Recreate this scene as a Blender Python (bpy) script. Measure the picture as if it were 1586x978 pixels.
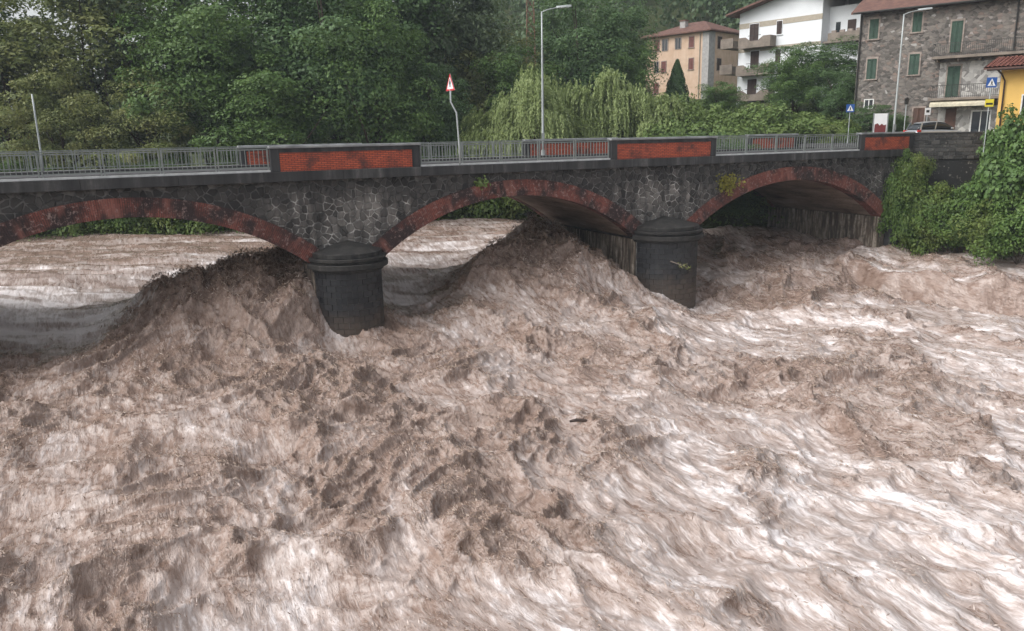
import bpy, math, random
import numpy as np
from mathutils import Matrix, Vector

# ------------------------------------------------------------------ camera, sky, sun, exposure
for o in list(bpy.data.objects): bpy.data.objects.remove(o)
scene = bpy.context.scene
COL = scene.collection
FPX, CX, CY = 1200.0, 793.0, 489.0            # focal length and centre in photo pixels
PITCH, ROLL = math.radians(13.0), 0.02
CAM = np.array([0.0, 0.0, 9.3])
_f = np.array([0, math.cos(PITCH), -math.sin(PITCH)]); _r = np.array([1.0, 0, 0]); _u = np.cross(_r, _f)
RV = math.cos(ROLL)*_r - math.sin(ROLL)*_u; UV = math.cos(ROLL)*_u + math.sin(ROLL)*_r; FV = _f
cd = bpy.data.cameras.new('camera'); cam = bpy.data.objects.new('camera', cd); COL.objects.link(cam)
cd.sensor_width = 36; cd.lens = 36*FPX/1586; cd.clip_end = 3000; cd.clip_start = 0.1
M = Matrix.Identity(4)
for i in range(3):
    M[i][0] = RV[i]; M[i][1] = UV[i]; M[i][2] = -FV[i]; M[i][3] = CAM[i]
cam.matrix_world = M
scene.camera = cam
SUN_EL, SUN_AZ = math.radians(45), math.radians(250)
w = bpy.data.worlds.new('World'); scene.world = w; w.use_nodes = True
wn = w.node_tree; wn.nodes.clear()
sky = wn.nodes.new('ShaderNodeTexSky'); sky.sky_type = 'NISHITA'; sky.sun_disc = False
sky.sun_elevation = SUN_EL; sky.sun_rotation = SUN_AZ; sky.dust_density = 4.0; sky.air_density = 1.2
hs = wn.nodes.new('ShaderNodeHueSaturation'); hs.inputs['Saturation'].default_value = 0.16
bg = wn.nodes.new('ShaderNodeBackground'); bg.inputs['Strength'].default_value = 0.15
wo = wn.nodes.new('ShaderNodeOutputWorld')
wn.links.new(sky.outputs[0], hs.inputs['Color']); wn.links.new(hs.outputs[0], bg.inputs[0]); wn.links.new(bg.outputs[0], wo.inputs[0])
sl = bpy.data.lights.new('sun', 'SUN'); sl.energy = 1.05; sl.angle = math.radians(42); sl.color = (1, .97, .93)
sun = bpy.data.objects.new('sun', sl); COL.objects.link(sun)
sd = Vector((math.sin(SUN_AZ)*math.cos(SUN_EL), math.cos(SUN_AZ)*math.cos(SUN_EL), math.sin(SUN_EL)))
sun.rotation_euler = sd.to_track_quat('Z', 'Y').to_euler()
scene.view_settings.view_transform = 'Standard'; scene.view_settings.look = 'None'
scene.view_settings.gamma = 1; scene.view_settings.exposure = 0.55
scene.render.engine = 'CYCLES'
scene.cycles.max_bounces = 5; scene.cycles.diffuse_bounces = 3; scene.cycles.transparent_max_bounces = 6
scene.cycles.volume_bounces = 0

# ------------------------------------------------------------------ pixel -> place helpers
def ray(x, y): return FV + RV*(x-CX)/FPX - UV*(y-CY)/FPX
def atz(x, y, z): d = ray(x, y); return CAM + d*((z-CAM[2])/d[2])
def aty(x, y, Y): d = ray(x, y); return CAM + d*(Y/d[1])
class Plane:                                   # vertical plane through two plan points
    def __init__(s, p0, p1):
        s.o = np.array([p0[0], p0[1], 0.0]); v = np.array([p1[0]-p0[0], p1[1]-p0[1], 0.0]); s.len = np.linalg.norm(v)
        s.e = v/s.len; s.n = np.array([-s.e[1], s.e[0], 0])      # n points to the left of travel
        s.rot = math.atan2(s.e[1], s.e[0])
    def at(s, x, y, t=0.0):
        d = ray(x, y); k = (s.n @ (s.o + s.n*t - CAM))/(s.n @ d); p = CAM + d*k
        return float((p-s.o) @ s.e), float(p[2])
BR = math.radians(26.0); BO = np.array([0, 41.0, 0])
BE = np.array([math.cos(BR), math.sin(BR), 0]); BN = np.array([-math.sin(BR), math.cos(BR), 0])
def B(s, t, z=0.0): return BO + BE*s + BN*t + np.array([0, 0, z])
def face(x, y, t=0.0):
    d = ray(x, y); k = (BN @ (BO + BN*t - CAM))/(BN @ d); p = CAM + d*k
    return float((p-BO) @ BE), float(p[2])
def st(p): return float((p-BO) @ BE), float((p-BO) @ BN)

# ------------------------------------------------------------------ mesh helpers
class MB:
    def __init__(s): s.v = []; s.f = []; s.mi = []; s.cur = 0
    def add(s, vs, fs):
        b = len(s.v); s.v += [tuple(map(float, q)) for q in vs]
        for f in fs: s.f.append(tuple(b+i for i in f)); s.mi.append(s.cur)
        return s
    def box(s, x0, x1, y0, y1, z0, z1):
        return s.add([(x0,y0,z0),(x1,y0,z0),(x1,y1,z0),(x0,y1,z0),(x0,y0,z1),(x1,y0,z1),(x1,y1,z1),(x0,y1,z1)],
              [(0,3,2,1),(4,5,6,7),(0,1,5,4),(1,2,6,5),(2,3,7,6),(3,0,4,7)])
    def prism_y(s, poly, y0, y1):              # polygon in (x,z), extruded along y
        n = len(poly)
        vs = [(x, y0, z) for x, z in poly] + [(x, y1, z) for x, z in poly]
        fs = [tuple(range(n)), tuple(range(2*n-1, n-1, -1))]
        fs += [(i, i+n, (i+1) % n + n, (i+1) % n) for i in range(n)]
        return s.add(vs, fs)
    def prism_z(s, poly, z0, z1):
        n = len(poly)
        vs = [(x, y, z0) for x, y in poly] + [(x, y, z1) for x, y in poly]
        fs = [tuple(range(n-1, -1, -1)), tuple(range(n, 2*n))]
        fs += [(i, (i+1) % n, (i+1) % n + n, i+n) for i in range(n)]
        return s.add(vs, fs)
    def tube(s, pts, rad, n=6):
        pts = [np.array(p, float) for p in pts]
        if not hasattr(rad, '__len__'): rad = [rad]*len(pts)
        rings = []
        for i, p in enumerate(pts):
            d = pts[min(i+1, len(pts)-1)] - pts[max(i-1, 0)]; d = d/(np.linalg.norm(d)+1e-9)
            a = np.cross(d, [0.31, 0.17, 0.93] if abs(d[2]) < .9 else [1, 0.1, 0]); a /= np.linalg.norm(a); b = np.cross(d, a)
            rings.append([p + rad[i]*(a*math.cos(k*2*math.pi/n) + b*math.sin(k*2*math.pi/n)) for k in range(n)])
        vs = [q for rg in rings for q in rg]; fs = []
        for i in range(len(pts)-1):
            for k in range(n): fs.append((i*n+k, i*n+(k+1) % n, (i+1)*n+(k+1) % n, (i+1)*n+k))
        fs.append(tuple(range(n-1, -1, -1))); fs.append(tuple(range((len(pts)-1)*n, len(pts)*n)))
        return s.add(vs, fs)
    def mesh(s, name, mats, smooth=False):
        m = bpy.data.meshes.new(name); m.from_pydata(s.v, [], s.f)
        for q in (mats if isinstance(mats, (list, tuple)) else [mats]): m.materials.append(q)
        if isinstance(mats, (list, tuple)): m.polygons.foreach_set('material_index', s.mi)
        if smooth: m.polygons.foreach_set('use_smooth', [True]*len(m.polygons))
        m.update(); return m
    def build(s, name, mats, parent=None, smooth=False, bevel=0):
        o = bpy.data.objects.new(name, s.mesh(name, mats, smooth)); COL.objects.link(o); o.parent = parent
        if bevel:
            b = o.modifiers.new('bevel', 'BEVEL'); b.width = bevel; b.segments = 1; b.limit_method = 'ANGLE'
        return o
def inst(name, mesh, parent=None, loc=(0,0,0), rot=(0,0,0), sc=(1,1,1)):
    o = bpy.data.objects.new(name, mesh); COL.objects.link(o); o.parent = parent
    o.location = loc; o.rotation_euler = rot; o.scale = sc; return o
def empty(name, loc=(0,0,0), rz=0.0):
    o = bpy.data.objects.new(name, None); COL.objects.link(o); o.location = loc; o.rotation_euler = (0,0,rz); o.empty_display_size = .3
    return o
def tag(o, label=None, cat=None, group=None, kind=None):
    for k, v in (('label', label), ('category', cat), ('group', group), ('kind', kind)):
        if v: o[k] = v
    return o
def bxo(name, mat, parent, *a, bevel=0): return MB().box(*a).build(name, mat, parent, bevel=bevel)
def npmesh(name, V, Fq, mat, attrs=None, smooth=True):
    """fast quad mesh from arrays"""
    m = bpy.data.meshes.new(name); V = np.asarray(V, np.float32); Fq = np.asarray(Fq, np.int32)
    m.vertices.add(len(V)); m.vertices.foreach_set('co', V.ravel())
    k = Fq.shape[1]; m.loops.add(Fq.size); m.loops.foreach_set('vertex_index', Fq.ravel())
    m.polygons.add(len(Fq)); m.polygons.foreach_set('loop_start', np.arange(0, Fq.size, k, dtype=np.int32))
    m.update(calc_edges=True)
    if smooth: m.polygons.foreach_set('use_smooth', np.ones(len(Fq), bool))
    for nm, (dom, arr) in (attrs or {}).items():
        a = m.attributes.new(nm, 'FLOAT', dom); a.data.foreach_set('value', np.asarray(arr, np.float32))
    m.materials.append(mat); m.update(); return m

# ------------------------------------------------------------------ noise (numpy)
def _hash(ix, iy, seed):
    h = (ix.astype(np.int64)*374761393 + iy.astype(np.int64)*668265263 + seed*1274126177) & 0xFFFFFFFF
    h = ((h ^ (h >> 13))*1274126177) & 0xFFFFFFFF
    h = ((h ^ (h >> 16))*2246822519) & 0xFFFFFFFF
    return (h ^ (h >> 15)) & 0xFFFFFFFF
def pn(x, y, seed=0):
    ix = np.floor(x); iy = np.floor(y); fx = x-ix; fy = y-iy
    u = fx*fx*fx*(fx*(fx*6-15)+10); v = fy*fy*fy*(fy*(fy*6-15)+10)
    def g(a, b):
        th = _hash(ix+a, iy+b, seed)*(2*math.pi/4294967296.0)
        return np.cos(th)*(fx-a) + np.sin(th)*(fy-b)
    n00, n10, n01, n11 = g(0,0), g(1,0), g(0,1), g(1,1)
    return 1.5*((n00*(1-u)+n10*u)*(1-v) + (n01*(1-u)+n11*u)*v)
def fbm(x, y, seed, octv=3, gain=.5):
    r = 0; a = 1.0
    for k in range(octv): r = r + a*pn(x*2**k, y*2**k, seed+k*17); a *= gain
    return r
def sstep(a, b, x): t = np.clip((x-a)/(b-a), 0, 1); return t*t*(3-2*t)
class RBF:
    def __init__(s, pts, eps=1.0):
        P = np.array(pts, float); s.x = P[:, :2]; s.eps = eps; s.m = P[:, 2].mean()
        r2 = ((s.x[:, None]-s.x[None])**2).sum(2); s.w = np.linalg.solve(np.sqrt(r2+eps*eps) , P[:, 2]-s.m)
    def __call__(s, x, y):
        r = np.full(np.shape(x), s.m, float)
        for (a, b), wgt in zip(s.x, s.w): r = r + wgt*np.sqrt((x-a)**2+(y-b)**2+s.eps**2)
        return r

# ------------------------------------------------------------------ materials
MATS = {}
class NT:
    def __init__(s, name):
        s.m = bpy.data.materials.new(name); s.m.use_nodes = True; s.t = s.m.node_tree; s.t.nodes.clear()
        s.out = s.n('ShaderNodeOutputMaterial')
    def n(s, ty, **kw):
        q = s.t.nodes.new(ty)
        for k, v in kw.items(): setattr(q, k, v)
        return q
    def l(s, a, b): s.t.links.new(a, b)
    def sock(s, v, i):
        if hasattr(v, 'links'): s.l(v, i)
        else: i.default_value = v
    def coord(s, kind='Object', scale=(1,1,1), rot=(0,0,0)):
        c = s.n('ShaderNodeTexCoord'); mp = s.n('ShaderNodeMapping'); s.l(c.outputs[kind], mp.inputs[0])
        mp.inputs['Scale'].default_value = scale; mp.inputs['Rotation'].default_value = rot; return mp.outputs[0]
    def geo(s, scale=(1,1,1), rot=(0,0,0)):
        c = s.n('ShaderNodeNewGeometry'); mp = s.n('ShaderNodeMapping', vector_type='POINT'); s.l(c.outputs['Position'], mp.inputs[0])
        mp.inputs['Scale'].default_value = scale; mp.inputs['Rotation'].default_value = rot; return mp.outputs[0]
    def noise(s, vec, scale, detail=3, rough=.55, dist=0.0):
        q = s.n('ShaderNodeTexNoise'); s.l(vec, q.inputs['Vector']); q.inputs['Scale'].default_value = scale
        q.inputs['Detail'].default_value = detail; q.inputs['Roughness'].default_value = rough; q.inputs['Distortion'].default_value = dist
        return q.outputs['Fac']
    def ramp(s, fac, stops):
        q = s.n('ShaderNodeValToRGB'); s.l(fac, q.inputs[0]); e = q.color_ramp.elements
        while len(e) > 1: e.remove(e[-1])
        for i, (p, c) in enumerate(stops):
            c = (c,c,c,1) if not hasattr(c, '__len__') else tuple(c)+(1,)
            if i == 0: e[0].position = p; e[0].color = c
            else: q2 = e.new(p); q2.color = c
        return q.outputs[0]
    def mix(s, fac, a, b, mode='MIX'):
        q = s.n('ShaderNodeMix', data_type='RGBA', blend_type=mode)
        s.sock(fac, q.inputs[0])
        for v, i in ((a, q.inputs[6]), (b, q.inputs[7])):
            if hasattr(v, 'links'): s.l(v, i)
            else: i.default_value = tuple(v)+(1,) if hasattr(v, '__len__') else (v,v,v,1)
        return q.outputs[2]
    def math(s, op, a, b=0.0, c=0.0, clamp=False):
        q = s.n('ShaderNodeMath', operation=op, use_clamp=clamp)
        s.sock(a, q.inputs[0]); s.sock(b, q.inputs[1]); s.sock(c, q.inputs[2]); return q.outputs[0]
    def mapr(s, v, a, b, c=0.0, d=1.0):
        q = s.n('ShaderNodeMapRange'); s.l(v, q.inputs[0])
        for i, x in enumerate((a, b, c, d)): q.inputs[i+1].default_value = x
        return q.outputs[0]
    def sep(s, v): q = s.n('ShaderNodeSeparateXYZ'); s.l(v, q.inputs[0]); return q.outputs
    def attr(s, nm): q = s.n('ShaderNodeAttribute', attribute_name=nm); return q.outputs['Fac']
    def bump(s, h, strength=.5, dist=.02, nrm=None):
        q = s.n('ShaderNodeBump'); q.inputs['Strength'].default_value = strength; q.inputs['Distance'].default_value = dist
        s.l(h, q.inputs['Height'])
        if nrm is not None: s.l(nrm, q.inputs['Normal'])
        return q.outputs[0]
    def bsdf(s, col, rough=.7, spec=.4, metal=0.0, nrm=None, trans=0.0):
        q = s.n('ShaderNodeBsdfPrincipled')
        if hasattr(col, 'links'): s.l(col, q.inputs['Base Color'])
        else: q.inputs['Base Color'].default_value = tuple(col)+(1,)
        s.sock(rough, q.inputs['Roughness']); q.inputs['Specular IOR Level'].default_value = spec
        q.inputs['Metallic'].default_value = metal
        if nrm is not None: s.l(nrm, q.inputs['Normal'])
        s.l(q.outputs[0], s.out.inputs[0]); return q
def reg(name):
    def deco(fn): t = NT(name); fn(t); MATS[name] = t.m; return fn
    return deco
def plain(name, col, rough=.7, spec=.4, metal=0.0, var=.25, scale=3.0, bump=.15):
    t = NT(name); v = t.coord(); n = t.noise(v, scale, 4, .6); n2 = t.noise(v, scale*9, 2)
    c = t.mix(t.mapr(n, .3, .7, 0, 1), tuple(x*(1-var) for x in col), tuple(min(1, x*(1+var)) for x in col))
    t.bsdf(c, rough, spec, metal, t.bump(n2, bump, .01)); MATS[name] = t.m
# ---- leaves
def leafmat(name, ca, cb, cc=None):
    t = NT(name); r = t.attr('rnd'); n = t.noise(t.geo(), .45, 3)
    c = t.mix(r, ca, cb)
    if cc: c = t.mix(t.mapr(n, .45, .68, 0, .8), c, cc)
    d = t.n('ShaderNodeBsdfPrincipled'); t.l(c, d.inputs['Base Color']); d.inputs['Roughness'].default_value = .5; d.inputs['Specular IOR Level'].default_value = .3
    tr = t.n('ShaderNodeBsdfTranslucent'); t.l(t.mix(.5, c, (.12,.16,.03)), tr.inputs[0])
    mx = t.n('ShaderNodeMixShader'); mx.inputs[0].default_value = .3
    t.l(d.outputs[0], mx.inputs[1]); t.l(tr.outputs[0], mx.inputs[2]); t.l(mx.outputs[0], t.out.inputs[0]); MATS[name] = t.m
leafmat('leaf_ash', (.15,.19,.07), (.27,.31,.115), (.28,.275,.10))
leafmat('leaf_green', (.075,.15,.04), (.155,.245,.07), (.10,.175,.055))
leafmat('leaf_dark', (.065,.13,.052), (.135,.22,.08), (.095,.165,.066))
leafmat('leaf_gray', (.095,.14,.08), (.18,.23,.12), (.135,.18,.095))
leafmat('leaf_willow', (.23,.30,.11), (.37,.44,.19), (.29,.36,.14))
leafmat('leaf_bush', (.10,.17,.045), (.2,.27,.085), (.15,.21,.06))
leafmat('leaf_ivy', (.07,.135,.034), (.15,.235,.058), (.18,.2,.055))
leafmat('leaf_forest', (.06,.105,.05), (.105,.16,.068), (.08,.125,.055))
leafmat('leaf_yellow', (.2,.17,.03), (.26,.25,.05))
plain('bark', (.06,.045,.035), .9, .2, var=.4, scale=6, bump=.6)
# ---- metals, plasters, glass
plain('galvanised', (.27,.29,.28), .5, .5, .3, var=.15)
plain('rail_metal', (.23,.25,.24), .55, .5, .2, var=.2)
plain('pole_metal', (.42,.45,.45), .5, .5, .2, var=.1)
plain('dark_metal', (.035,.033,.03), .5, .5, .2)
plain('concrete_pale', (.58,.58,.58), .8, .3, var=.2)
plain('white_plaster', (.80,.82,.84), .85, .2, var=.04, scale=.8)
plain('beige_band', (.42,.37,.30), .85, .2, var=.1)
plain('balcony_concrete', (.22,.185,.155), .9, .2, var=.3, scale=1.2)
plain('brown_shutter', (.05,.03,.025), .6, .3)
plain('red_shutter', (.16,.06,.05), .6, .3)
plain('green_shutter', (.022,.058,.036), .55, .35, var=.3)
plain('brown_door', (.09,.045,.03), .6, .3)
plain('yellow_plaster', (.72,.46,.14), .85, .2, var=.07, scale=.9)
plain('quoin_grey', (.36,.35,.34), .9, .2, var=.2)
plain('awning_cream', (.6,.55,.42), .8, .2)
plain('window_white', (.7,.7,.68), .6, .3)
plain('sign_white', (.82,.82,.82), .4, .5, var=.03)
plain('sign_red', (.55,.03,.04), .4, .5, var=.05)
plain('sign_blue', (.02,.09,.32), .4, .5, var=.05)
plain('sign_black', (.02,.02,.02), .5, .4)
plain('sign_yellow', (.75,.62,.05), .4, .5, var=.05)
plain('poster_maroon', (.16,.03,.03), .5, .4)
plain('car_paint', (.42,.44,.46), .28, .6, .5, var=.03, bump=0)
plain('tyre', (.02,.02,.02), .8, .3)
plain('tail_red', (.5,.02,.02), .3, .5)
plain('stone_frame', (.30,.25,.22), .9, .2, var=.3)
plain('asphalt', (.055,.055,.058), .75, .4, var=.2, scale=2)
plain('driftwood', (.045,.03,.025), .7, .3, var=.5, scale=5)
t = NT('glass'); t.bsdf((.02,.025,.03), .08, .6); MATS['glass'] = t.m
t = NT('lamp_glass'); t.bsdf((.75,.78,.8), .25, .5); MATS['lamp_glass'] = t.m

@reg('roof_tiles')
def _(t):
    v = t.coord(); x, y, z = t.sep(v)
    wv = t.n('ShaderNodeTexWave'); t.l(v, wv.inputs[0]); wv.inputs['Scale'].default_value = 3.2; wv.inputs['Distortion'].default_value = .6
    n = t.noise(v, 2.2, 4); n2 = t.noise(v, 14, 2)
    c = t.mix(t.mapr(n, .3, .7), (.13,.07,.06), (.24,.13,.10)); c = t.mix(t.mapr(n2, .4, .7, 0, .5), c, (.09,.06,.055))
    t.bsdf(c, .85, .25, 0, t.bump(wv.outputs['Fac'], .6, .05))
@reg('orange_plaster')
def _(t):
    v = t.coord(); n = t.noise(v, .9, 5, .6); n2 = t.noise(t.coord(scale=(2,2,.25)), 1.5, 4)
    c = t.mix(t.mapr(n, .35, .7), (.52,.365,.26), (.62,.47,.36)); c = t.mix(t.mapr(n2, .55, .8, 0, .5), c, (.28,.2,.15))
    t.bsdf(c, .9, .15, 0, t.bump(n, .2, .02))
@reg('rubble_wall')
def _(t):
    v = t.coord(scale=(1,1,1.5)); vo = t.n('ShaderNodeTexVoronoi'); t.l(v, vo.inputs['Vector']); vo.inputs['Scale'].default_value = 3.2
    vd = t.n('ShaderNodeTexVoronoi', feature='DISTANCE_TO_EDGE'); t.l(v, vd.inputs['Vector']); vd.inputs['Scale'].default_value = 3.2
    sx = t.sep(vo.outputs['Color'])[0]
    c = t.ramp(sx, [(0, (.085,.077,.07)), (.4, (.17,.153,.138)), (.75, (.25,.225,.2)), (.93, (.24,.18,.15)), (1, (.46,.44,.42))])
    c = t.mix(t.mapr(vd.outputs['Distance'], 0, .09, .5, 0), c, (.2,.19,.18))
    n = t.noise(t.coord(scale=(1,1,.3)), .5, 4); c = t.mix(t.mapr(n, .4, .7, 0, .4), c, (.1,.088,.08), 'MIX')
    t.bsdf(c, .9, .2, 0, t.bump(t.math('MINIMUM', vd.outputs['Distance'], .12), .8, .3))
@reg('pale_rubble')
def _(t):
    v = t.coord(); vo = t.n('ShaderNodeTexVoronoi'); t.l(v, vo.inputs['Vector']); vo.inputs['Scale'].default_value = 3.4
    vd = t.n('ShaderNodeTexVoronoi', feature='DISTANCE_TO_EDGE'); t.l(v, vd.inputs['Vector']); vd.inputs['Scale'].default_value = 3.4
    c = t.ramp(t.sep(vo.outputs['Color'])[0], [(0, (.2,.19,.18)), (.6, (.38,.37,.35)), (1, (.55,.53,.5))])
    t.bsdf(c, .9, .2, 0, t.bump(vd.outputs['Distance'], .6, .1))
# ---- bridge
def streaks(t, sc=1.0): return t.noise(t.coord(scale=(2.2*sc, 2.2*sc, .28*sc)), 1.0, 5, .6)
@reg('fascia')
def _(t):
    n = streaks(t, .9); v = t.coord(); n2 = t.noise(v, 7, 4)
    c = t.ramp(n, [(.3, (.025,.025,.027)), (.52, (.052,.051,.053)), (.62, (.09,.088,.088)), (.8, (.2,.195,.19))])
    c = t.mix(t.mapr(n2, .4, .7, 0, .5), c, (.045,.043,.042)); t.bsdf(c, .85, .3, 0, t.bump(n2, .4, .02))
@reg('parapet_stone')
def _(t):
    v = t.coord(); n = streaks(t, 1.3); n2 = t.noise(v, 9, 4)
    c = t.mix(t.mapr(n, .35, .7), (.028,.028,.03), (.065,.064,.066)); t.bsdf(c, .8, .3, 0, t.bump(n2, .5, .02))
@reg('parapet_cap')
def _(t):
    v = t.coord(); n = t.noise(v, 1.2, 5); c = t.mix(t.mapr(n, .35, .65), (.17,.175,.18), (.36,.37,.38)); t.bsdf(c, .6, .4)
@reg('painted_brick')
def _(t):
    cc = t.n('ShaderNodeTexCoord'); x, y, z = t.sep(cc.outputs['Object'])
    cb = t.n('ShaderNodeCombineXYZ'); t.l(x, cb.inputs[0]); t.l(z, cb.inputs[1])
    b = t.n('ShaderNodeTexBrick'); t.l(cb.outputs[0], b.inputs['Vector'])
    for k, v in (('Scale', 1.0), ('Mortar Size', .012), ('Brick Width', .27), ('Row Height', .085), ('Bias', -.1)): b.inputs[k].default_value = v
    b.inputs['Color1'].default_value = (.54,.115,.055,1); b.inputs['Color2'].default_value = (.38,.075,.04,1); b.inputs['Mortar'].default_value = (.07,.04,.04,1)
    n = t.noise(cc.outputs['Object'], 1.1, 5, .65); n2 = streaks(t, 1.5)
    c = t.mix(t.mapr(n, .5, .66, 0, .85), b.outputs[0], (.06,.035,.035)); c = t.mix(t.mapr(n2, .55, .75, 0, .4), c, (.2,.05,.035))
    t.bsdf(c, .8, .3, 0, t.bump(b.outputs['Fac'], -.6, .012))
@reg('arch_brick')
def _(t):
    uv = t.n('ShaderNodeUVMap'); b = t.n('ShaderNodeTexBrick'); t.l(uv.outputs[0], b.inputs['Vector'])
    for k, v in (('Scale', 1.0), ('Mortar Size', .01), ('Brick Width', .42), ('Row Height', .085)): b.inputs[k].default_value = v
    b.inputs['Color1'].default_value = (.25,.082,.062,1); b.inputs['Color2'].default_value = (.16,.055,.045,1); b.inputs['Mortar'].default_value = (.055,.035,.032,1)
    mp = t.n('ShaderNodeMapping'); t.l(uv.outputs[0], mp.inputs[0]); mp.inputs['Scale'].default_value = (.5, 1.6, 1)
    big = t.noise(mp.outputs[0], .55, 4, .6); v = t.coord(); bl = t.noise(v, .55, 4, .6); fine = t.noise(v, 7, 4, .7)
    c = t.mix(t.mapr(bl, .43, .56, 0, .92), b.outputs[0], (.032,.025,.026))
    c = t.mix(t.mapr(big, .54, .66, 0, .75), c, (.30,.125,.10))
    c = t.mix(t.mapr(fine, .55, .68, 0, .75), c, (.36,.26,.235))
    t.bsdf(c, .85, .25, 0, t.bump(t.math('ADD', t.math('MULTIPLY', b.outputs['Fac'], -.6), fine), .7, .03))
@reg('vault_soffit')
def _(t):
    v = t.coord(); n = t.noise(t.coord(scale=(1,.25,1)), 1.3, 5, .65); n2 = t.noise(v, 6, 4)
    c = t.ramp(n, [(.3, (.10,.072,.058)), (.5, (.23,.17,.135)), (.7, (.36,.28,.225))]); c = t.mix(t.mapr(n2, .5, .75, 0, .5), c, (.09,.06,.05))
    t.bsdf(c, .9, .2, 0, t.bump(n2, .5, .03))
@reg('pier_side')
def _(t):
    n = streaks(t, 2.4); n2 = t.noise(t.coord(), 5, 4); z = t.sep(t.coord())[2]
    c = t.ramp(n, [(.35, (.06,.05,.042)), (.5, (.17,.135,.105)), (.64, (.46,.40,.34))])
    c = t.mix(t.mapr(n2, .45, .7, 0, .6), c, (.06,.052,.045)); t.bsdf(c, .9, .2, 0, t.bump(n2, .6, .04))
def stonemask(t):      # washed, pale jointed masonry around the two piers; black crust elsewhere
    v = t.coord(); x, y, z = t.sep(v)
    a = t.math('ABSOLUTE', t.math('SUBTRACT', x, -8.6)); b = t.math('ABSOLUTE', t.math('SUBTRACT', x, 10.0))
    d = t.math('MINIMUM', t.math('MULTIPLY', a, .9), b); d = t.math('MINIMUM', d, t.math('MULTIPLY', t.math('ABSOLUTE', t.math('SUBTRACT', x, 29.5)), 1.5))
    n = t.noise(v, .6, 4); stn = streaks(t, 1.0)
    m = t.math('ADD', t.mapr(d, .8, 5.2, .95, 0), t.math('MULTIPLY', t.math('SUBTRACT', stn, .53), 3.6))
    m = t.math('SUBTRACT', m, t.mapr(z, 6.2, 7.4, 0, .75)); m = t.math('ADD', m, t.math('MULTIPLY', t.math('SUBTRACT', n, .5), .9))
    return t.math('MAXIMUM', t.math('MULTIPLY', m, .85, clamp=True), .22), v
@reg('mortar')
def _(t):
    m, v = stonemask(t); n = t.noise(v, 2.2, 5, .7)
    c = t.mix(t.mapr(n, .38, .62), (.12,.115,.11), (.74,.71,.68)); c = t.mix(m, (.03,.029,.03), c); t.bsdf(c, .95, .15, 0, t.bump(n, .5, .03))
@reg('rubble_stone')
def _(t):
    m, v = stonemask(t); oi = t.attr('rnd'); n = t.noise(v, 4, 4)
    c = t.mix(oi, (.08,.073,.068), (.30,.275,.255)); c = t.mix(t.mapr(n, .3, .7, 0, .6), c, (.10,.094,.09))
    c2 = t.mix(oi, (.016,.0155,.017), (.042,.04,.04)); c = t.mix(t.math('MULTIPLY', m, .9), c2, c)
    t.bsdf(c, .85, .25, 0, t.bump(n, .7, .04))
@reg('pier_block')
def _(t):
    v = t.coord(); r = t.attr('rnd'); n = t.noise(v, 5, 4); n2 = streaks(t, 1.4)
    c = t.mix(r, (.014,.015,.018), (.029,.03,.034)); c = t.mix(t.mapr(n2, .58, .8, 0, .5), c, (.09,.088,.085))
    zz = t.math('ADD', t.sep(v)[2], t.math('MULTIPLY', t.math('SUBTRACT', t.noise(v, 1.6, 5), .5), 2.2))
    c = t.mix(t.mapr(n, .62, .75, 0, .4), c, (.1,.09,.08)); c = t.mix(t.mapr(zz, .5, 1.7, .75, 0), c, (.10,.075,.058)); t.bsdf(c, .45, .45, 0, t.bump(n, .5, .02))
@reg('cap_stone')
def _(t):
    v = t.coord(); n = t.noise(v, 2.5, 5, .65); n2 = t.noise(v, 12, 4); n3 = streaks(t, 1.6)
    c = t.mix(t.mapr(n, .35, .65), (.015,.0145,.015), (.042,.039,.036)); c = t.mix(t.mapr(n3, .56, .75, 0, .6), c, (.09,.083,.078)); t.bsdf(c, .7, .35, 0, t.bump(n2, .6, .03))
@reg('pier_mortar')
def _(t):
    v = t.coord(); n = t.noise(v, 3, 3); c = t.mix(t.mapr(n, .35, .65), (.08,.08,.08), (.30,.29,.28)); t.bsdf(c, .9, .2)
@reg('wall_stone')
def _(t):
    v = t.coord(); r = t.attr('rnd'); n = t.noise(v, 5, 4)
    c = t.mix(r, (.03,.03,.03), (.085,.082,.078)); c = t.mix(t.mapr(n, .6, .72, 0, .8), c, (.24,.23,.2)); t.bsdf(c, .9, .2, 0, t.bump(n, .6, .03))
@reg('soil')
def _(t):
    v = t.geo(); n = t.noise(v, .5, 5); c = t.mix(t.mapr(n, .35, .65), (.035,.045,.018), (.07,.085,.03)); t.bsdf(c, .95, .15, 0, t.bump(t.noise(v, 3, 4), .8, .2))

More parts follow.
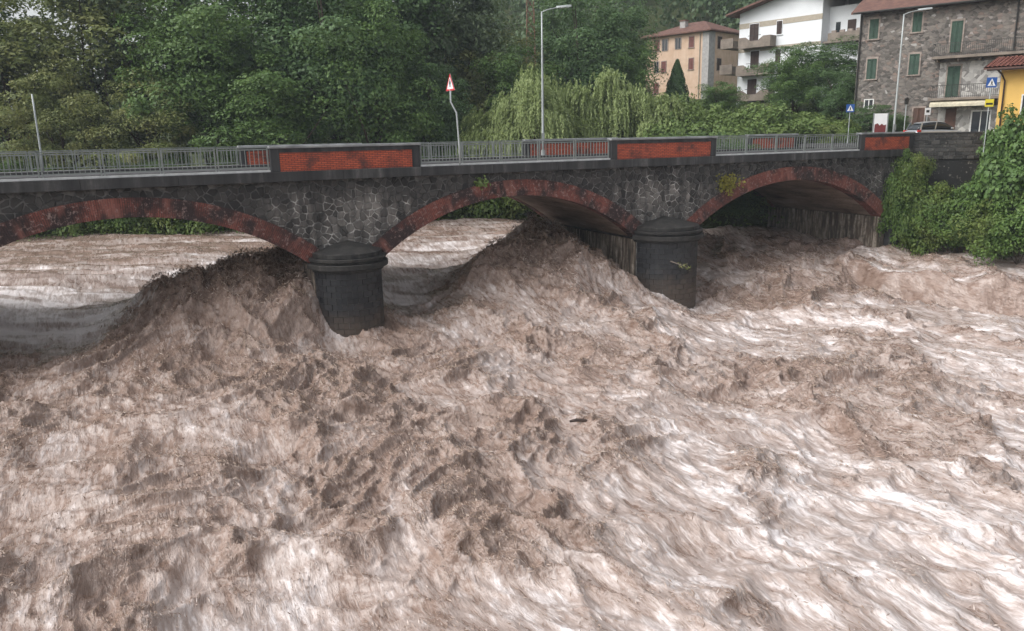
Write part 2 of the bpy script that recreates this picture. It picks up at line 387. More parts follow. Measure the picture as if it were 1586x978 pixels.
@reg('flood_water')
def _(t):
    fl = t.geo(rot=(0, 0, -BR)); mp = t.n('ShaderNodeMapping'); t.l(fl, mp.inputs[0]); mp.inputs['Scale'].default_value = (1, .22, .5)
    mp2 = t.n('ShaderNodeMapping'); t.l(fl, mp2.inputs[0]); mp2.inputs['Scale'].default_value = (1, .5, .8)
    S, S2 = mp.outputs[0], mp2.outputs[0]
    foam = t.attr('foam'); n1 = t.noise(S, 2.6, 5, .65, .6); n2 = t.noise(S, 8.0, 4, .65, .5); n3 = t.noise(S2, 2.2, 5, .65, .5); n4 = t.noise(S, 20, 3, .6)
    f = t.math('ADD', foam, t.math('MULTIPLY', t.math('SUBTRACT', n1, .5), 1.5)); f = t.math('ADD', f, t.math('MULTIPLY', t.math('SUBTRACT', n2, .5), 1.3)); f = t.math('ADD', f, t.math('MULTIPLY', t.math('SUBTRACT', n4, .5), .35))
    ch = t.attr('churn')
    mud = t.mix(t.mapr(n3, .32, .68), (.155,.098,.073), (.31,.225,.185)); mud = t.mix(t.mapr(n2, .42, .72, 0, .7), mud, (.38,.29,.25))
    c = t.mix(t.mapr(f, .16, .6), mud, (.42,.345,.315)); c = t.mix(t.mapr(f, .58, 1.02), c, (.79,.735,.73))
    h = t.math('ADD', t.math('MULTIPLY', n1, 1.0), t.math('MULTIPLY', n2, .42))
    h = t.math('ADD', h, t.math('MULTIPLY', n4, .1)); h = t.math('MULTIPLY', h, t.mapr(ch, 0, .7, .55, 1.1))
    t.bsdf(c, t.mapr(f, .1, .9, .2, .5), .5, 0, t.bump(h, .75, .2))
@reg('spray_water')
def _(t):
    r = t.attr('rnd'); c = t.ramp(r, [(0, (.19,.125,.085)), (.35, (.30,.22,.17)), (.7, (.45,.36,.31)), (1, (.72,.66,.63))]); t.bsdf(c, .4, .4)

# ------------------------------------------------------------------ the river
def C3(x, y, z): p = atz(x, y, z); a, b = st(p); return (a, b, z)          # visible surface point of known height
def CT(x, y, tt): a, z = face(x, y, tt); return (a, tt, z)                  # visible surface point of known bridge depth
ctrl = []
for s_ in range(-70, 61, 13): ctrl += [(s_, 26, 2.0), (s_, 45, 2.1), (s_, 75, 2.2)]
for s_ in (-60, -48, -36, -27): ctrl += [(s_, 14, 1.7), (s_, 7, .9), (s_, 0, .4), (s_, -8, .1)]
ctrl += [(s_, 15, 1.85) for s_ in (-22, -17, -12, -7, -2, 3, 8, 13, 18, 23)]
for s_ in range(-50, 51, 12):
    for t_ in (-14, -22, -30, -42): ctrl.append((s_, t_, 0.0))
# arch beside the first pier: trough, then the standing wave
ctrl += [(-23.5, 11, 1.25), (-23.5, 7.5, .65), (-20, 10, 1.0), (-17.2, 9.5, 1.0), (-14.5, 11, 1.5), (-11.5, 12, 2.2)]
ctrl += [(-25, 4, .1), (-22, 4, .1), (-20, 4.3, .4), CT(200, 496, 4.2), CT(242, 434, 4.6), CT(300, 432, 4.8), CT(350, 420, 5.2), CT(430, 402, 5), (-10.4, 8, 3.1), (-10.3, 3, 3.0)]
ctrl += [(-20, 0, .3), (-16, 0, 1.4), (-13, 0.5, 2.2), (-10.9, 0, 2.1), (-10.7, -1.2, .8), (-9.6, -2.4, -.5), (-7.9, -2.2, -.1), (-7, -.5, .35), (-6.8, 2, .4)]
ctrl += [(-24, -3, .3), (-20, -4, .3), (-15, -4, .5), (-12, -4.5, .3), (-12, -9, .1), (-18, -9, .1), (-8, -6, -.1)]
# middle arch: trough behind the first pier, standing wave against the second
ctrl += [(-5.2, 2, .2), (-5.2, 5, .5), (-4.2, 9, 1.2), (-2, 5, .7), CT(720, 445, 2), CT(765, 392, 3), CT(830, 348, 6.8), (6.5, 9, 3.3), (1.2, 8, 1.4), (3.5, 11, 1.9)]
ctrl += [CT(900, 402, 1.2), (8, 3, 1.35), (8, 6.5, 2.2), (7.8, -.5, .75), (8.3, -2, .1), (9.4, -2.6, -.15), (11, -2, -.65), (12.2, .5, -.3), (12.5, 4, .5)]
ctrl += [(0, -2, .7), (4, -2.5, .85), (-3, -3, .3), (0, -7, .2), (5, -7, .3), (10, -7, -.4), (1, 1, 1.8), (4, 4, 2.8)]
# right arch and the ledge below it
ctrl += [CT(1130, 370, 7), (15, 7, 1.2), (14, 11, 1.7), (16, 2, .65), (21, 0, .8), (25, 0, 1.0), (27.5, 1, 1.2), (24, 6, 1.5), (30, -1, 1.15)]
LED = [C3(1270, 398, .9)[:2], C3(1380, 416, 1.0)[:2], C3(1480, 428, 1.1)[:2], C3(1586, 438, 1.1)[:2], C3(1720, 452, 1.1)[:2], C3(1900, 470, 1.0)[:2]]
ctrl += [C3(1310, 396, .8), C3(1480, 398, 1.1), C3(1586, 402, 1.25), C3(1700, 412, 1.25), C3(1850, 426, 1.2)]
ctrl += [(a, b+1.5, .55) for a, b in LED[1:]] + [(a, b-1.2, .3) for a, b in LED[1:]] + [(a, b-4.5, .15) for a, b in LED]
ctrl += [C3(1250, 480, 0), C3(1150, 520, -.1), C3(1450, 540, -.05), C3(1586, 560, 0)]
_c = []
for c in ctrl:
    if all((c[0]-d[0])**2 + (c[1]-d[1])**2 > .5 for d in _c): _c.append(c)
water_base = RBF(_c, .7)
def spaced(a, b, d0, d1):                      # spacing grows from d0 to d1
    r = [a]
    while r[-1] < b: r.append(r[-1] + d0 + (d1-d0)*(r[-1]-a)/(b-a))
    return r
xs_p = spaced(0, 18, .055, .062)[:-1] + spaced(18, 38, .065, .16)[:-1] + spaced(38, 90, .25, 1.5)
xs = np.array([-v for v in xs_p[:0:-1]] + xs_p)
ys = np.array(spaced(5, 20, .055, .06)[:-1] + spaced(20, 47, .06, .13)[:-1] + spaced(47, 72, .15, .4)[:-1] + spaced(72, 150, .6, 2.5))
X, Y = np.meshgrid(xs, ys)
def ledge(s, t):                               # water pouring over a drowned sill below the last arch
    best = np.full(np.shape(s), 1e9); sd_ = np.zeros(np.shape(s)); along = np.zeros(np.shape(s))
    wob = .5*pn(s*.5, t*.5, 301)
    for i_, ((ax, ay), (bx, by)) in enumerate(zip(LED[:-1], LED[1:])):
        ex, ey = bx-ax, by-ay; L2 = ex*ex+ey*ey; q = np.clip(((s-ax)*ex+(t-ay)*ey)/L2, 0, 1); dx, dy = s-ax-q*ex, t-ay-q*ey; d = np.hypot(dx, dy)
        sg = np.sign(ex*dy-ey*dx); m = d < best; best = np.where(m, d, best); sd_ = np.where(m, sg*d, sd_); along = np.where(m, i_+q, along)
    sd_ = sd_ + wob; fade = sstep(0, 1.1, along)
    up_ = .65*np.exp(-(np.maximum(sd_, 0)/1.6)**2); dn = np.where(sd_ > -.9, .65 - 1.75*sstep(0, -.9, sd_), -1.1*np.exp(-(np.minimum(sd_+.9, 0)/2.0)**2))
    return fade*(np.where(sd_ > 0, up_, dn)), fade*np.exp(-((sd_+.6)/.6)**2), sd_
def water_fields(X, Y):
    s = (X-BO[0])*BE[0] + (Y-BO[1])*BE[1]; t = (X-BO[0])*BN[0] + (Y-BO[1])*BN[1]
    base = water_base(s, t)
    wx = fbm(s*.16, t*.12, 5, 2); wy = fbm(s*.16+9, t*.12+4, 6, 2)
    s2 = s + 1.6*wx; t2 = t + 1.6*wy
    teff = t - 2.5*sstep(11, 14, s) + 4.5*sstep(-17.5, -20.5, s) + 4.5*np.exp(-((s+5)/2.2)**2)
    calm = sstep(4.5, 11, teff + .8*wx)                           # smooth, fast water upstream
    M = fbm(s2*.13, t2*.085, 21, 2, .55) + .75*fbm(s2*.36, t2*.2, 25, 3, .6)   # brown churned clumps against pale sheets
    br = sstep(-.35, .55, M + .22*sstep(-10, 2, t) - .006*(s+8) - .018*np.maximum(-t-14, 0))
    rid = lambda v: 1 - np.abs(v)*2.0
    shp = lambda v: np.where(v > 0, .45*v + .7*v*v, v*.6)                          # sharp crests, flat troughs
    h1 = rid(fbm(s2*.15, t2*.15, 31, 2)); h2 = shp(rid(fbm(s2*.36+.3*wy, t2*.36, 41, 2))); h3 = shp(rid(fbm(s2*.85, t2*.8, 51, 2)))
    h4 = shp(rid(pn(s2*2.2+h3, t2*1.0, 61))); h5 = shp(rid(pn(s2*4.8+1.5*h4, t2*1.5, 71))); h6 = rid(pn(s2*10+1.5*h5, t2*2.4, 81))
    k = 1 - calm
    amp = .45 + .65*br
    h = (.34*h1 + amp*(.30*h2 + .155*h3 + .075*h4 + .034*h5 + .014*h6))*k - .25*k
    u1 = fbm(X*.11+.25*wx, Y*.42, 91, 3); u2 = 1-2*np.abs(fbm(X*.35, Y*1.1, 95, 2))
    h = h + (.30*u1 + .09*u2)*calm*(1-.7*sstep(25, 60, t))
    crest = amp*(h2*.5 + h3*.35 + h4*.25)
    foam = .50 - .40*br + .20*pn(s*.9, t*.3, 101) + .16*pn(s*.35, t*.15, 103) + .12*pn(s*2.2, t*.8, 105)
    foam = foam - .07*k + .011*np.clip(s+9, -14, 16)*k + .16*sstep(-13, -27, t)*k - .10*k*sstep(-11, -2, t)
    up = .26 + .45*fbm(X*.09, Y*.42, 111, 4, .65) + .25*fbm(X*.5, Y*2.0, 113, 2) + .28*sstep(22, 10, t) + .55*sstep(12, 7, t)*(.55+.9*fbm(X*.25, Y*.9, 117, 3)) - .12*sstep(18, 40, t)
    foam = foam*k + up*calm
    for c_, r_ in ((-8.8, 1.6), (10.05, 1.93)): foam = foam + .3*np.exp(-((np.hypot(s-c_, np.minimum(t, 0))-r_)/.45)**2)*(t < 3)
    lz, lf, lsd = ledge(s, t); base = base + lz; h = h*(1-.4*lf) + lf*.26*(1-2*np.abs(pn(s*2.2, t*.35, 331))); foam = foam - .75*lf + .3*np.exp(-((lsd-.55)/.45)**2)*(lf > .01) + .25*lf*pn(s*3.0, t*.4, 333)
    pl_ = np.clip((base-1.0)/1.4, 0, 1)*k
    h = h + pl_*(.30*pn(s*.75, t*.6, 211) + .2*np.abs(pn(s*1.6, t*1.3, 212)))
    return s, t, base, h, foam, crest, k, br*k
s_, t_, base, hh, foam, crest, kk, churn = water_fields(X, Y)
drag = .5*hh*kk                                                              # crests lean downstream
Zw = base + hh
# torn crests of the two standing waves
pile = np.clip((base-1.6)/1.4, 0, 1)*sstep(13, 9, t_)*sstep(-4, 0, t_)
Zw = Zw + pile*(.30*np.abs(pn(s_*2.2, t_*2.2, 201)) + .22*np.abs(pn(s_*5, t_*4, 202)) + .12*np.abs(pn(s_*10, t_*8, 203)) - .12)
foam = foam - .2*pile
V = np.stack([X - BN[0]*drag, Y - BN[1]*drag, Zw], -1).reshape(-1, 3)
ny, nx = X.shape
idx = np.arange(ny*nx).reshape(ny, nx)
Q = np.stack([idx[:-1, :-1], idx[:-1, 1:], idx[1:, 1:], idx[1:, :-1]], -1).reshape(-1, 4)
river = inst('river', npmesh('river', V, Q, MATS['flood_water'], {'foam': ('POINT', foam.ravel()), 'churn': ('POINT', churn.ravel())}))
tag(river, 'brown flood water churning and foaming under and below the arch bridge', 'river', kind='structure')
print('river quads', len(Q))

# ------------------------------------------------------------------ ground: river bed, banks, town, hill
RIV = [(-140, 62), (-40, 61.5), (-30, 62), (-20, 63.5), (-10, 68), (-4, 70), (1, 70), (8, 67.5), (13, 64.5)]
RIV += [tuple(B(22.5, 11.5)[:2]), tuple(B(28.4, 9)[:2]), tuple(B(28.4, .5)[:2]), tuple(B(30.6, -.4)[:2]), (31.2, 54.2), (34, 51.8), (40, 47), (48, 40), (56, 28), (60, 10), (62, -40), (-140, -40)]
RP = np.array(RIV, float)
def rivdist(x, y):                             # > 0 on land
    d = np.full(np.shape(x), 1e9); inside = np.zeros(np.shape(x), bool)
    for (ax, ay), (bx, by) in zip(RP, np.roll(RP, -1, 0)):
        ex, ey = bx-ax, by-ay; k = np.clip(((x-ax)*ex+(y-ay)*ey)/(ex*ex+ey*ey), 0, 1)
        d = np.minimum(d, np.hypot(x-ax-k*ex, y-ay-k*ey))
        if ay != by: inside ^= ((ay > y) != (by > y)) & (x < (bx-ax)*(y-ay)/(by-ay)+ax)
    return np.where(inside, -d, d)
plateau = RBF([(-140, 75, 5), (-90, 75, 5), (-40, 75, 5.2), (-20, 76, 5.2), (-5, 80, 5.5), (6, 78, 6), (14, 74, 6.6), (20, 69, 7.6), (24, 66, 7.9), (29, 58, 8.0), (34, 60, 8.2), (40, 62, 8.4), (34, 70, 8.5),
   (40, 52, 7.9), (50, 55, 8.2), (50, 44, 7.8), (66, 30, 7.8), (70, 0, 7.8), (60, 70, 9), (31, 84, 11.0), (29, 93, 12.6), (36, 88, 12.6), (40, 96, 13), (20, 85, 9), (22, 118, 14.2), (29, 112, 14), (36, 120, 14.5),
   (0, 100, 9), (0, 130, 16), (10, 160, 30), (40, 160, 34), (80, 150, 36), (10, 210, 50), (60, 210, 58), (120, 200, 55), (-40, 120, 9), (-40, 170, 18), (-40, 230, 30), (-100, 120, 8), (-100, 180, 14), (-100, 240, 20), (140, 260, 60), (0, 270, 56), (90, 100, 18), (140, 100, 22)], 2)
def ground_z(x, y):
    x = np.asarray(x, float); y = np.asarray(y, float)
    d = rivdist(x, y); p = plateau(x, y)
    up = 1 - np.exp(-np.maximum(d, 0)/2.6)
    z = -2.5 + (p+2.5)*np.where(d > 0, .42 + .58*up, 0) + .25*fbm(x*.2, y*.2, 7, 2)*sstep(.5, 5, d)*sstep(0, 8, np.abs(x-33)+np.abs(y-60)-14)
    return np.where(d > 0, z, np.maximum(-2.5, -2.5 + (1.7+2.5)*(1+d/1.2)))
gx = np.concatenate([np.arange(-150, 16, 2.0), np.arange(16, 62, .7), np.arange(62, 170, 3.0)]); gy = np.concatenate([np.arange(-42, 40, 3.0), np.arange(40, 84, .7), np.arange(84, 300, 3.0)])
GX, GY = np.meshgrid(gx, gy); GZ = ground_z(GX, GY)
ny, nx = GX.shape; idx = np.arange(ny*nx).reshape(ny, nx)
Q = np.stack([idx[:-1, :-1], idx[:-1, 1:], idx[1:, 1:], idx[1:, :-1]], -1).reshape(-1, 4)
# open the sheet where the bridge deck and its abutment stand
cs = (GX-BO[0])*BE[0] + (GY-BO[1])*BE[1]; ct = (GX-BO[0])*BN[0] + (GY-BO[1])*BN[1]
GZ = np.where((cs < 31.5) & (cs > 20) & (ct > -.3) & (ct < 10.8) & (GZ > 1.5), np.minimum(GZ, np.where(cs > 28.8, 7.2, 1.5)), GZ)
terrain = inst('ground', npmesh('ground', np.stack([GX, GY, GZ], -1).reshape(-1, 3), Q, MATS['soil']))
tag(terrain, 'grassy river banks rising to a wooded hill behind the bridge', 'ground', kind='structure')
def gz(x, y): return float(ground_z(x, y))
# town road beyond the bridge end
rd = MB(); pl = [B(30.95, .3), B(30.95, 10.2), np.array([27, 69, 0]), np.array([31.5, 66.8, 0]), np.array([40, 60, 0]), np.array([48, 53, 0]), np.array([46, 49.5, 0]), np.array([36, 53.2, 0])]
rd.prism_z([(p[0], p[1]) for p in pl], 7.5, 8.26)
o = rd.build('road', MATS['asphalt']); tag(o, 'wet grey asphalt road at the town end of the bridge', 'road', kind='structure')

# ------------------------------------------------------------------ the bridge
ZT = 9.1; ZS = 7.5; ZD = 7.95; W = 10.5; SPR = 3.45; RING = .84
bridge = empty('arch_bridge', tuple(BO), BR)
tag(bridge, 'dark stone road bridge with red brick arches and round capped piers over the flooded river', 'bridge')
class Arch:
    def __init__(s, c, half, rise=2.82): s.c, s.h = c, half; s.R = (half*half+rise*rise)/(2*rise); s.zc = SPR+rise-s.R; s.a = math.asin(half/s.R)
    def pt(s, ang, r): return s.c + r*math.sin(ang), s.zc + r*math.cos(ang)
ARCHES = [Arch(-37.0, 7.8), Arch(-18.2, 7.8), Arch(.45, 7.65), Arch(20.15, 8.15)]
PIERS = [(-27.6, 1.6), (-8.8, 1.6), (10.05, 1.93)]
S0, S1 = -56.0, 30.9
def low(s):                                    # underside of the spandrel wall at s
    for A in ARCHES:
        d = abs(s-A.c); Re = A.R+RING-.1
        if d < Re*math.sin(A.a)*1.0: 
            return max(SPR-.3, A.zc + math.sqrt(max(Re*Re-d*d, 0)))
    return -3.0 if not any(abs(s-c) < h+1 for c, h in PIERS) else 2.0
ss = sorted(set([round(S0 + i*.25, 3) for i in range(int((S1-S0)/.25)+1)] + [S1]))
for nm, t0, t1 in (('spandrel_wall', .03, .45), ('spandrel_wall', W-.45, W-.03)):
    mb = MB()
    for a, b in zip(ss[:-1], ss[1:]):
        za, zb = low(a), low(b)
        if abs(za-zb) > 2: za = zb = max(za, zb) if (za > 2.5 or zb > 2.5) else min(za, zb)
        mb.add([(a,t0,za),(b,t0,zb),(b,t0,ZS),(a,t0,ZS),(a,t1,za),(b,t1,zb),(b,t1,ZS),(a,t1,ZS)], [(0,1,2,3),(5,4,7,6),(0,4,5,1)])
    o = mb.build(nm, MATS['mortar'], bridge)
    if t0 < 1: spandrel = o
# arch rings and vaults
def ring_mesh(A, r0, r1, t0, t1, mat, name, n=56):
    mb = MB(); uvs = []
    P = []
    for i in range(n+1):
        an = -A.a + 2*A.a*i/n; P.append((A.pt(an, r0), A.pt(an, r1), A.R*an))
    for i in range(n):
        (a0, a1, u0), (b0, b1, u1) = P[i], P[i+1]
        q = [(a0[0],t0,a0[1]),(b0[0],t0,b0[1]),(b1[0],t0,b1[1]),(a1[0],t0,a1[1]),(a0[0],t1,a0[1]),(b0[0],t1,b0[1]),(b1[0],t1,b1[1]),(a1[0],t1,a1[1])]
        mb.add(q, [(0,1,2,3),(5,4,7,6),(0,4,5,1),(3,2,6,7)])
        v1 = r1-r0
        uvs += [(0,u0),(0,u1),(v1,u1),(v1,u0), (0,u1),(0,u0),(v1,u0),(v1,u1), (0,u0),(t1-t0,u0),(t1-t0,u1),(0,u1), (v1,u0),(v1,u1),(v1+t1-t0,u1),(v1+t1-t0,u0)]
    o = mb.build(name, mat, bridge); uv = o.data.uv_layers.new(name='UVMap')
    uv.data.foreach_set('uv', [c for p in uvs for c in p]); return o
for A in ARCHES:
    ring_mesh(A, A.R, A.R+RING, -.06, .7, MATS['arch_brick'], 'arch_ring')
    ring_mesh(A, A.R, A.R+RING, W-.7, W+.06, MATS['arch_brick'], 'arch_ring')
    ring_mesh(A, A.R+.025, A.R+.5, .68, W-.68, MATS['vault_soffit'], 'vault')
# rubble stones of the near spandrel face: Voronoi cells, each with its own edges and depth
rng = random.Random(4)
def clip(poly, nx_, ny_, d):
    out = []
    for i in range(len(poly)):
        p, q = poly[i], poly[(i+1) % len(poly)]; a = p[0]*nx_+p[1]*ny_-d; b = q[0]*nx_+q[1]*ny_-d
        if a <= 0: out.append(p)
        if a*b < 0: k = a/(a-b); out.append((p[0]+k*(q[0]-p[0]), p[1]+k*(q[1]-p[1])))
    return out
pts = []; gs = .345
for j in range(-1, 15):
    for i in range(int((-26.8+0)/gs)-1, int(30.9/gs)+2):
        pts.append((i*gs + (j % 2)*gs*.5 + rng.uniform(-.17, .17), 3.0 + j*gs*.93 + rng.uniform(-.16, .16)))
grid = {}
for p in pts: grid.setdefault((int(p[0]//gs), int(p[1]//gs)), []).append(p)
stones = []
for p in pts:
    if not (-26.6 < p[0] < 30.7 and 3.3 < p[1] < 7.45): continue
    poly = [(p[0]-.6, p[1]-.6), (p[0]+.6, p[1]-.6), (p[0]+.6, p[1]+.6), (p[0]-.6, p[1]+.6)]
    gi, gj = int(p[0]//gs), int(p[1]//gs)
    for a in range(gi-3, gi+4):
        for b in range(gj-3, gj+4):
            for q in grid.get((a, b), ()):
                if q is p: continue
                dx, dy = q[0]-p[0], q[1]-p[1]; L = math.hypot(dx, dy)
                if L < 1.2 and len(poly) > 2: poly = clip(poly, dx/L, dy/L, ((p[0]+q[0])*dx + (p[1]+q[1])*dy)/(2*L) - rng.uniform(.01, .035))
    for nx_, ny_, d in ((0, 1, ZS-.01), (1, 0, S1-.02)): poly = clip(poly, nx_, ny_, d) if len(poly) > 2 else poly
    if len(poly) < 3: continue
    ok = True
    for A in ARCHES:
        if any(math.hypot(x-A.c, z-A.zc) < A.R+.12 for x, z in poly): ok = False
    if ok and not any(abs(p[0]-c) < h+.2 and p[1] < 3.9 for c, h in PIERS): stones.append((p, poly))
def stone_add(mb, p, poly, depth):
    n = len(poly); k = .80
    vs = [(x, .05, z) for x, z in poly] + [(p[0]+(x-p[0])*.96, .03-depth*.6, p[1]+(z-p[1])*.96) for x, z in poly] + [(p[0]+(x-p[0])*k, .03-depth, p[1]+(z-p[1])*k) for x, z in poly]
    fs = [tuple(range(2*n, 3*n))]
    for r in (0, 1): fs += [(r*n+i, r*n+(i+1) % n, (r+1)*n+(i+1) % n, (r+1)*n+i) for i in range(n)]
    mb.add(vs, fs)
def setrnd(mesh, vals): a = mesh.attributes.new('rnd', 'FLOAT', 'FACE'); a.data.foreach_set('value', np.asarray(vals, np.float32))
stones.sort(key=lambda q: min(abs(q[0][0]+8.8)*.85, abs(q[0][0]-10)))
rest = MB(); rv = []
for i, (p, poly) in enumerate(stones):
    d = rng.uniform(.025, .06); r = rng.random()
    if i < 295:
        mb = MB(); stone_add(mb, p, poly, d); o = mb.build('stone', MATS['rubble_stone'], spandrel); setrnd(o.data, [r]*len(mb.f))
    else:
        b0 = len(rest.f); stone_add(rest, p, poly, d); rv += [r]*(len(rest.f)-b0)
o = rest.build('stones', MATS['rubble_stone'], spandrel); setrnd(o.data, rv); o['kind'] = 'stuff'
print('stones', len(stones))
# piers
def stadium(c, h, t0, t1, n=20):               # plan outline: half round noses at both ends
    P = [(c + h*math.cos(math.pi+math.pi*i/n), t0 + h*math.sin(math.pi+math.pi*i/n)) for i in range(n+1)]
    P += [(c + h*math.cos(math.pi*i/n), t1 + h*math.sin(math.pi*i/n)) for i in range(n+1)]
    return P
for c, h in PIERS:
    pr = empty('pier', (0,0,0)); pr.parent = bridge
    MB().prism_z(stadium(c, h-.03, 0.0, W), -3.5, SPR-.1).build('shaft_core', MATS['pier_mortar'], pr)
    for sg in (-1, 1):
        MB().box(c+sg*(h+.0)-.03, c+sg*(h+.0)+.03, .1, W-.1, -3.5, SPR-.1).build('side_face', MATS['pier_side'], pr)
    for z0, z1, ex in ((SPR-.22, SPR-.06, .12), (SPR-.055, SPR+.2, .34), (SPR+.205, SPR+.3, .16), (SPR+.305, SPR+.46, .25), (SPR+.465, SPR+.68, .06)):
        P = [(x, y) for x, y in stadium(c, h+ex, 0, W, 28)]
        near = [(c + (h+ex)*math.cos(math.pi+math.pi*i/28), -.02 + (h+ex)*math.sin(math.pi+math.pi*i/28)) for i in range(29)] + [(c+h+ex*.4, .3), (c-h-ex*.4, .3)]
        MB().prism_z(near, z0, z1).build('cap_moulding', MATS['cap_stone'], pr, bevel=.02)
    mb = MB(); n = 24; zb = SPR+.68; ap = (c, .1, zb+.5)
    rim = [(c + (h+.02)*math.cos(math.pi+math.pi*i/n), (h+.02)*math.sin(math.pi+math.pi*i/n), zb) for i in range(n+1)]
    mid = [(c + .5*(x-c), .5*y+.05, zb+.27) for x, y, z in rim]
    mb.add(rim+mid+[ap], [(i, i+1, n+2+i, n+1+i) for i in range(n)] + [(n+1+i, n+2+i, 2*n+2) for i in range(n)])
    mb.build('cap_cone', MATS['cap_stone'], pr)
    # dressed blocks of the nose
    zc = SPR-.225; course = 0
    while zc > -1.6 and c > -20:
        hz = .295; nb = int(round(math.pi*h/.52)); off = .5 if course % 2 else 0.0
        edges = [0.0] + [(k+off)/nb for k in range(0 if off else 1, nb)] + [1.0]
        for a, b in zip(edges[:-1], edges[1:]):
            if b-a < .01: continue
            g = .024/h; r1 = h + rng.uniform(-.004, .014)
            an = [math.pi+math.pi*a+g/2, math.pi+math.pi*(a+b)/2, math.pi+math.pi*b-g/2]
            outer = [(c+r1*math.cos(q), r1*math.sin(q)) for q in an]; inner = [(c+(h-.08)*math.cos(q), (h-.08)*math.sin(q)) for q in an[::-1]]
            mb = MB().prism_z(outer+inner, zc-hz+.02, zc); o = mb.build('block', MATS['pier_block'], pr); setrnd(o.data, [rng.random()]*len(mb.f))
        zc -= hz; course += 1
# abutment at the town end, with its side wall inside the last arch
ab = MB().box(28.3, 33, .05, W-.05, -3.5, SPR-.02); ab.build('abutment', MATS['pier_side'], bridge)
MB().box(-60, -44.8, .05, W-.05, -3.5, ZS).build('abutment', MATS['pier_side'], bridge)
MB().box(28.9, 31.6, -.55, .0, -2, 2.85).build('abutment_foot', MATS['parapet_stone'], bridge, bevel=.04)
# deck and its edge beams
MB().box(S0, S1, .3, W-.3, ZS-.25, ZD-.05).build('deck', MATS['asphalt'], bridge)
for t0, t1 in ((-.28, .32), (W-.32, W+.28)):
    a = S0
    while a < S1-.1:
        b = min(a+3.7+rng.uniform(-.2, .2), S1); MB().box(a+.004, b-.004, t0, t1, ZS, ZD).build('edge_beam', MATS['fascia'], bridge, bevel=.015); a = b
for t0, t1 in ((.6, 2.0), (W-2.0, W-.6)): MB().box(S0, S1, t0, t1, ZD-.05, ZD+.09).build('footway', MATS['fascia'], bridge)
# parapets: brick panels over the piers
def panel(s0, s1, t0, t1):
    p = empty('parapet'); p.parent = bridge
    MB().box(s0+.38, s1-.38, t0+.035, t1-.035, ZD+.002, ZT-.3).build('brick_panel', MATS['painted_brick'], p)
    for a in (s0, s1-.4): MB().box(a, a+.4, t0, t1, ZD+.002, ZT-.12).build('end_pillar', MATS['parapet_stone'], p, bevel=.02)
    MB().box(s0+.4, s1-.4, t0+.012, t1-.012, ZT-.31, ZT-.122).build('top_course', MATS['parapet_stone'], p)
    MB().box(s0-.04, s1+.04, t0-.05, t1+.05, ZT-.12, ZT).build('coping', MATS['parapet_cap'], p, bevel=.02)
PN = [(-31, -24.4), (-12, -4.9), (6.23, 13.6), (25.75, 30.88)]
for a, b in PN:
    if a > -20: panel(a, b, -.14, .22)
    panel(a, b, W-.22, W+.14)
panel(-31, -25.6, -.14, .22)
# railings between them
bal = MB().box(-.014, .014, -.014, .014, 0, .78).mesh('baluster', MATS['rail_metal'])
post = MB().box(-.03, .03, -.03, .03, 0, 1.0).mesh('post', MATS['rail_metal'])
def railing(s0, s1, tc, near):
    r = empty('railing'); r.parent = bridge
    MB().box(s0, s1, tc-.12, tc+.12, ZD+.002, ZD+.085).build('plinth', MATS['concrete_pale'], r)
    n = max(1, round((s1-s0)/2.22)); pw = (s1-s0)/n; joined = MB()
    for i in range(n):
        a, b = s0+i*pw+.06, s0+(i+1)*pw-.06
        for q in (a, b): inst('post', post, r, (q, tc, ZD+.1))
        for z in (ZD+.19, ZD+.98): MB().box(a, b, tc-.022, tc+.022, z, z+.045).build('rail', MATS['rail_metal'], r)
        MB().box(a, b, tc-.02, tc+.02, ZD+1.07, ZD+1.115).build('rail', MATS['rail_metal'], r)
        nb = 10
        for k in range(1, nb+1):
            q = a + (b-a)*k/(nb+1)
            if near: inst('baluster', bal, r, (q, tc, ZD+.215))
            else: joined.box(q-.014, q+.014, tc-.014, tc+.014, ZD+.215, ZD+1.0)
    if not near: o = joined.build('balusters', MATS['rail_metal'], r); o['kind'] = 'stuff'
for a, b in ((-25.5, -12.04), (-4.86, 6.19), (13.64, 25.71)): railing(a, b, .02, True)
for a, b in ((-24.36, -12.04), (-4.86, 6.19), (13.64, 25.71)): railing(a, b, W-.02, False)

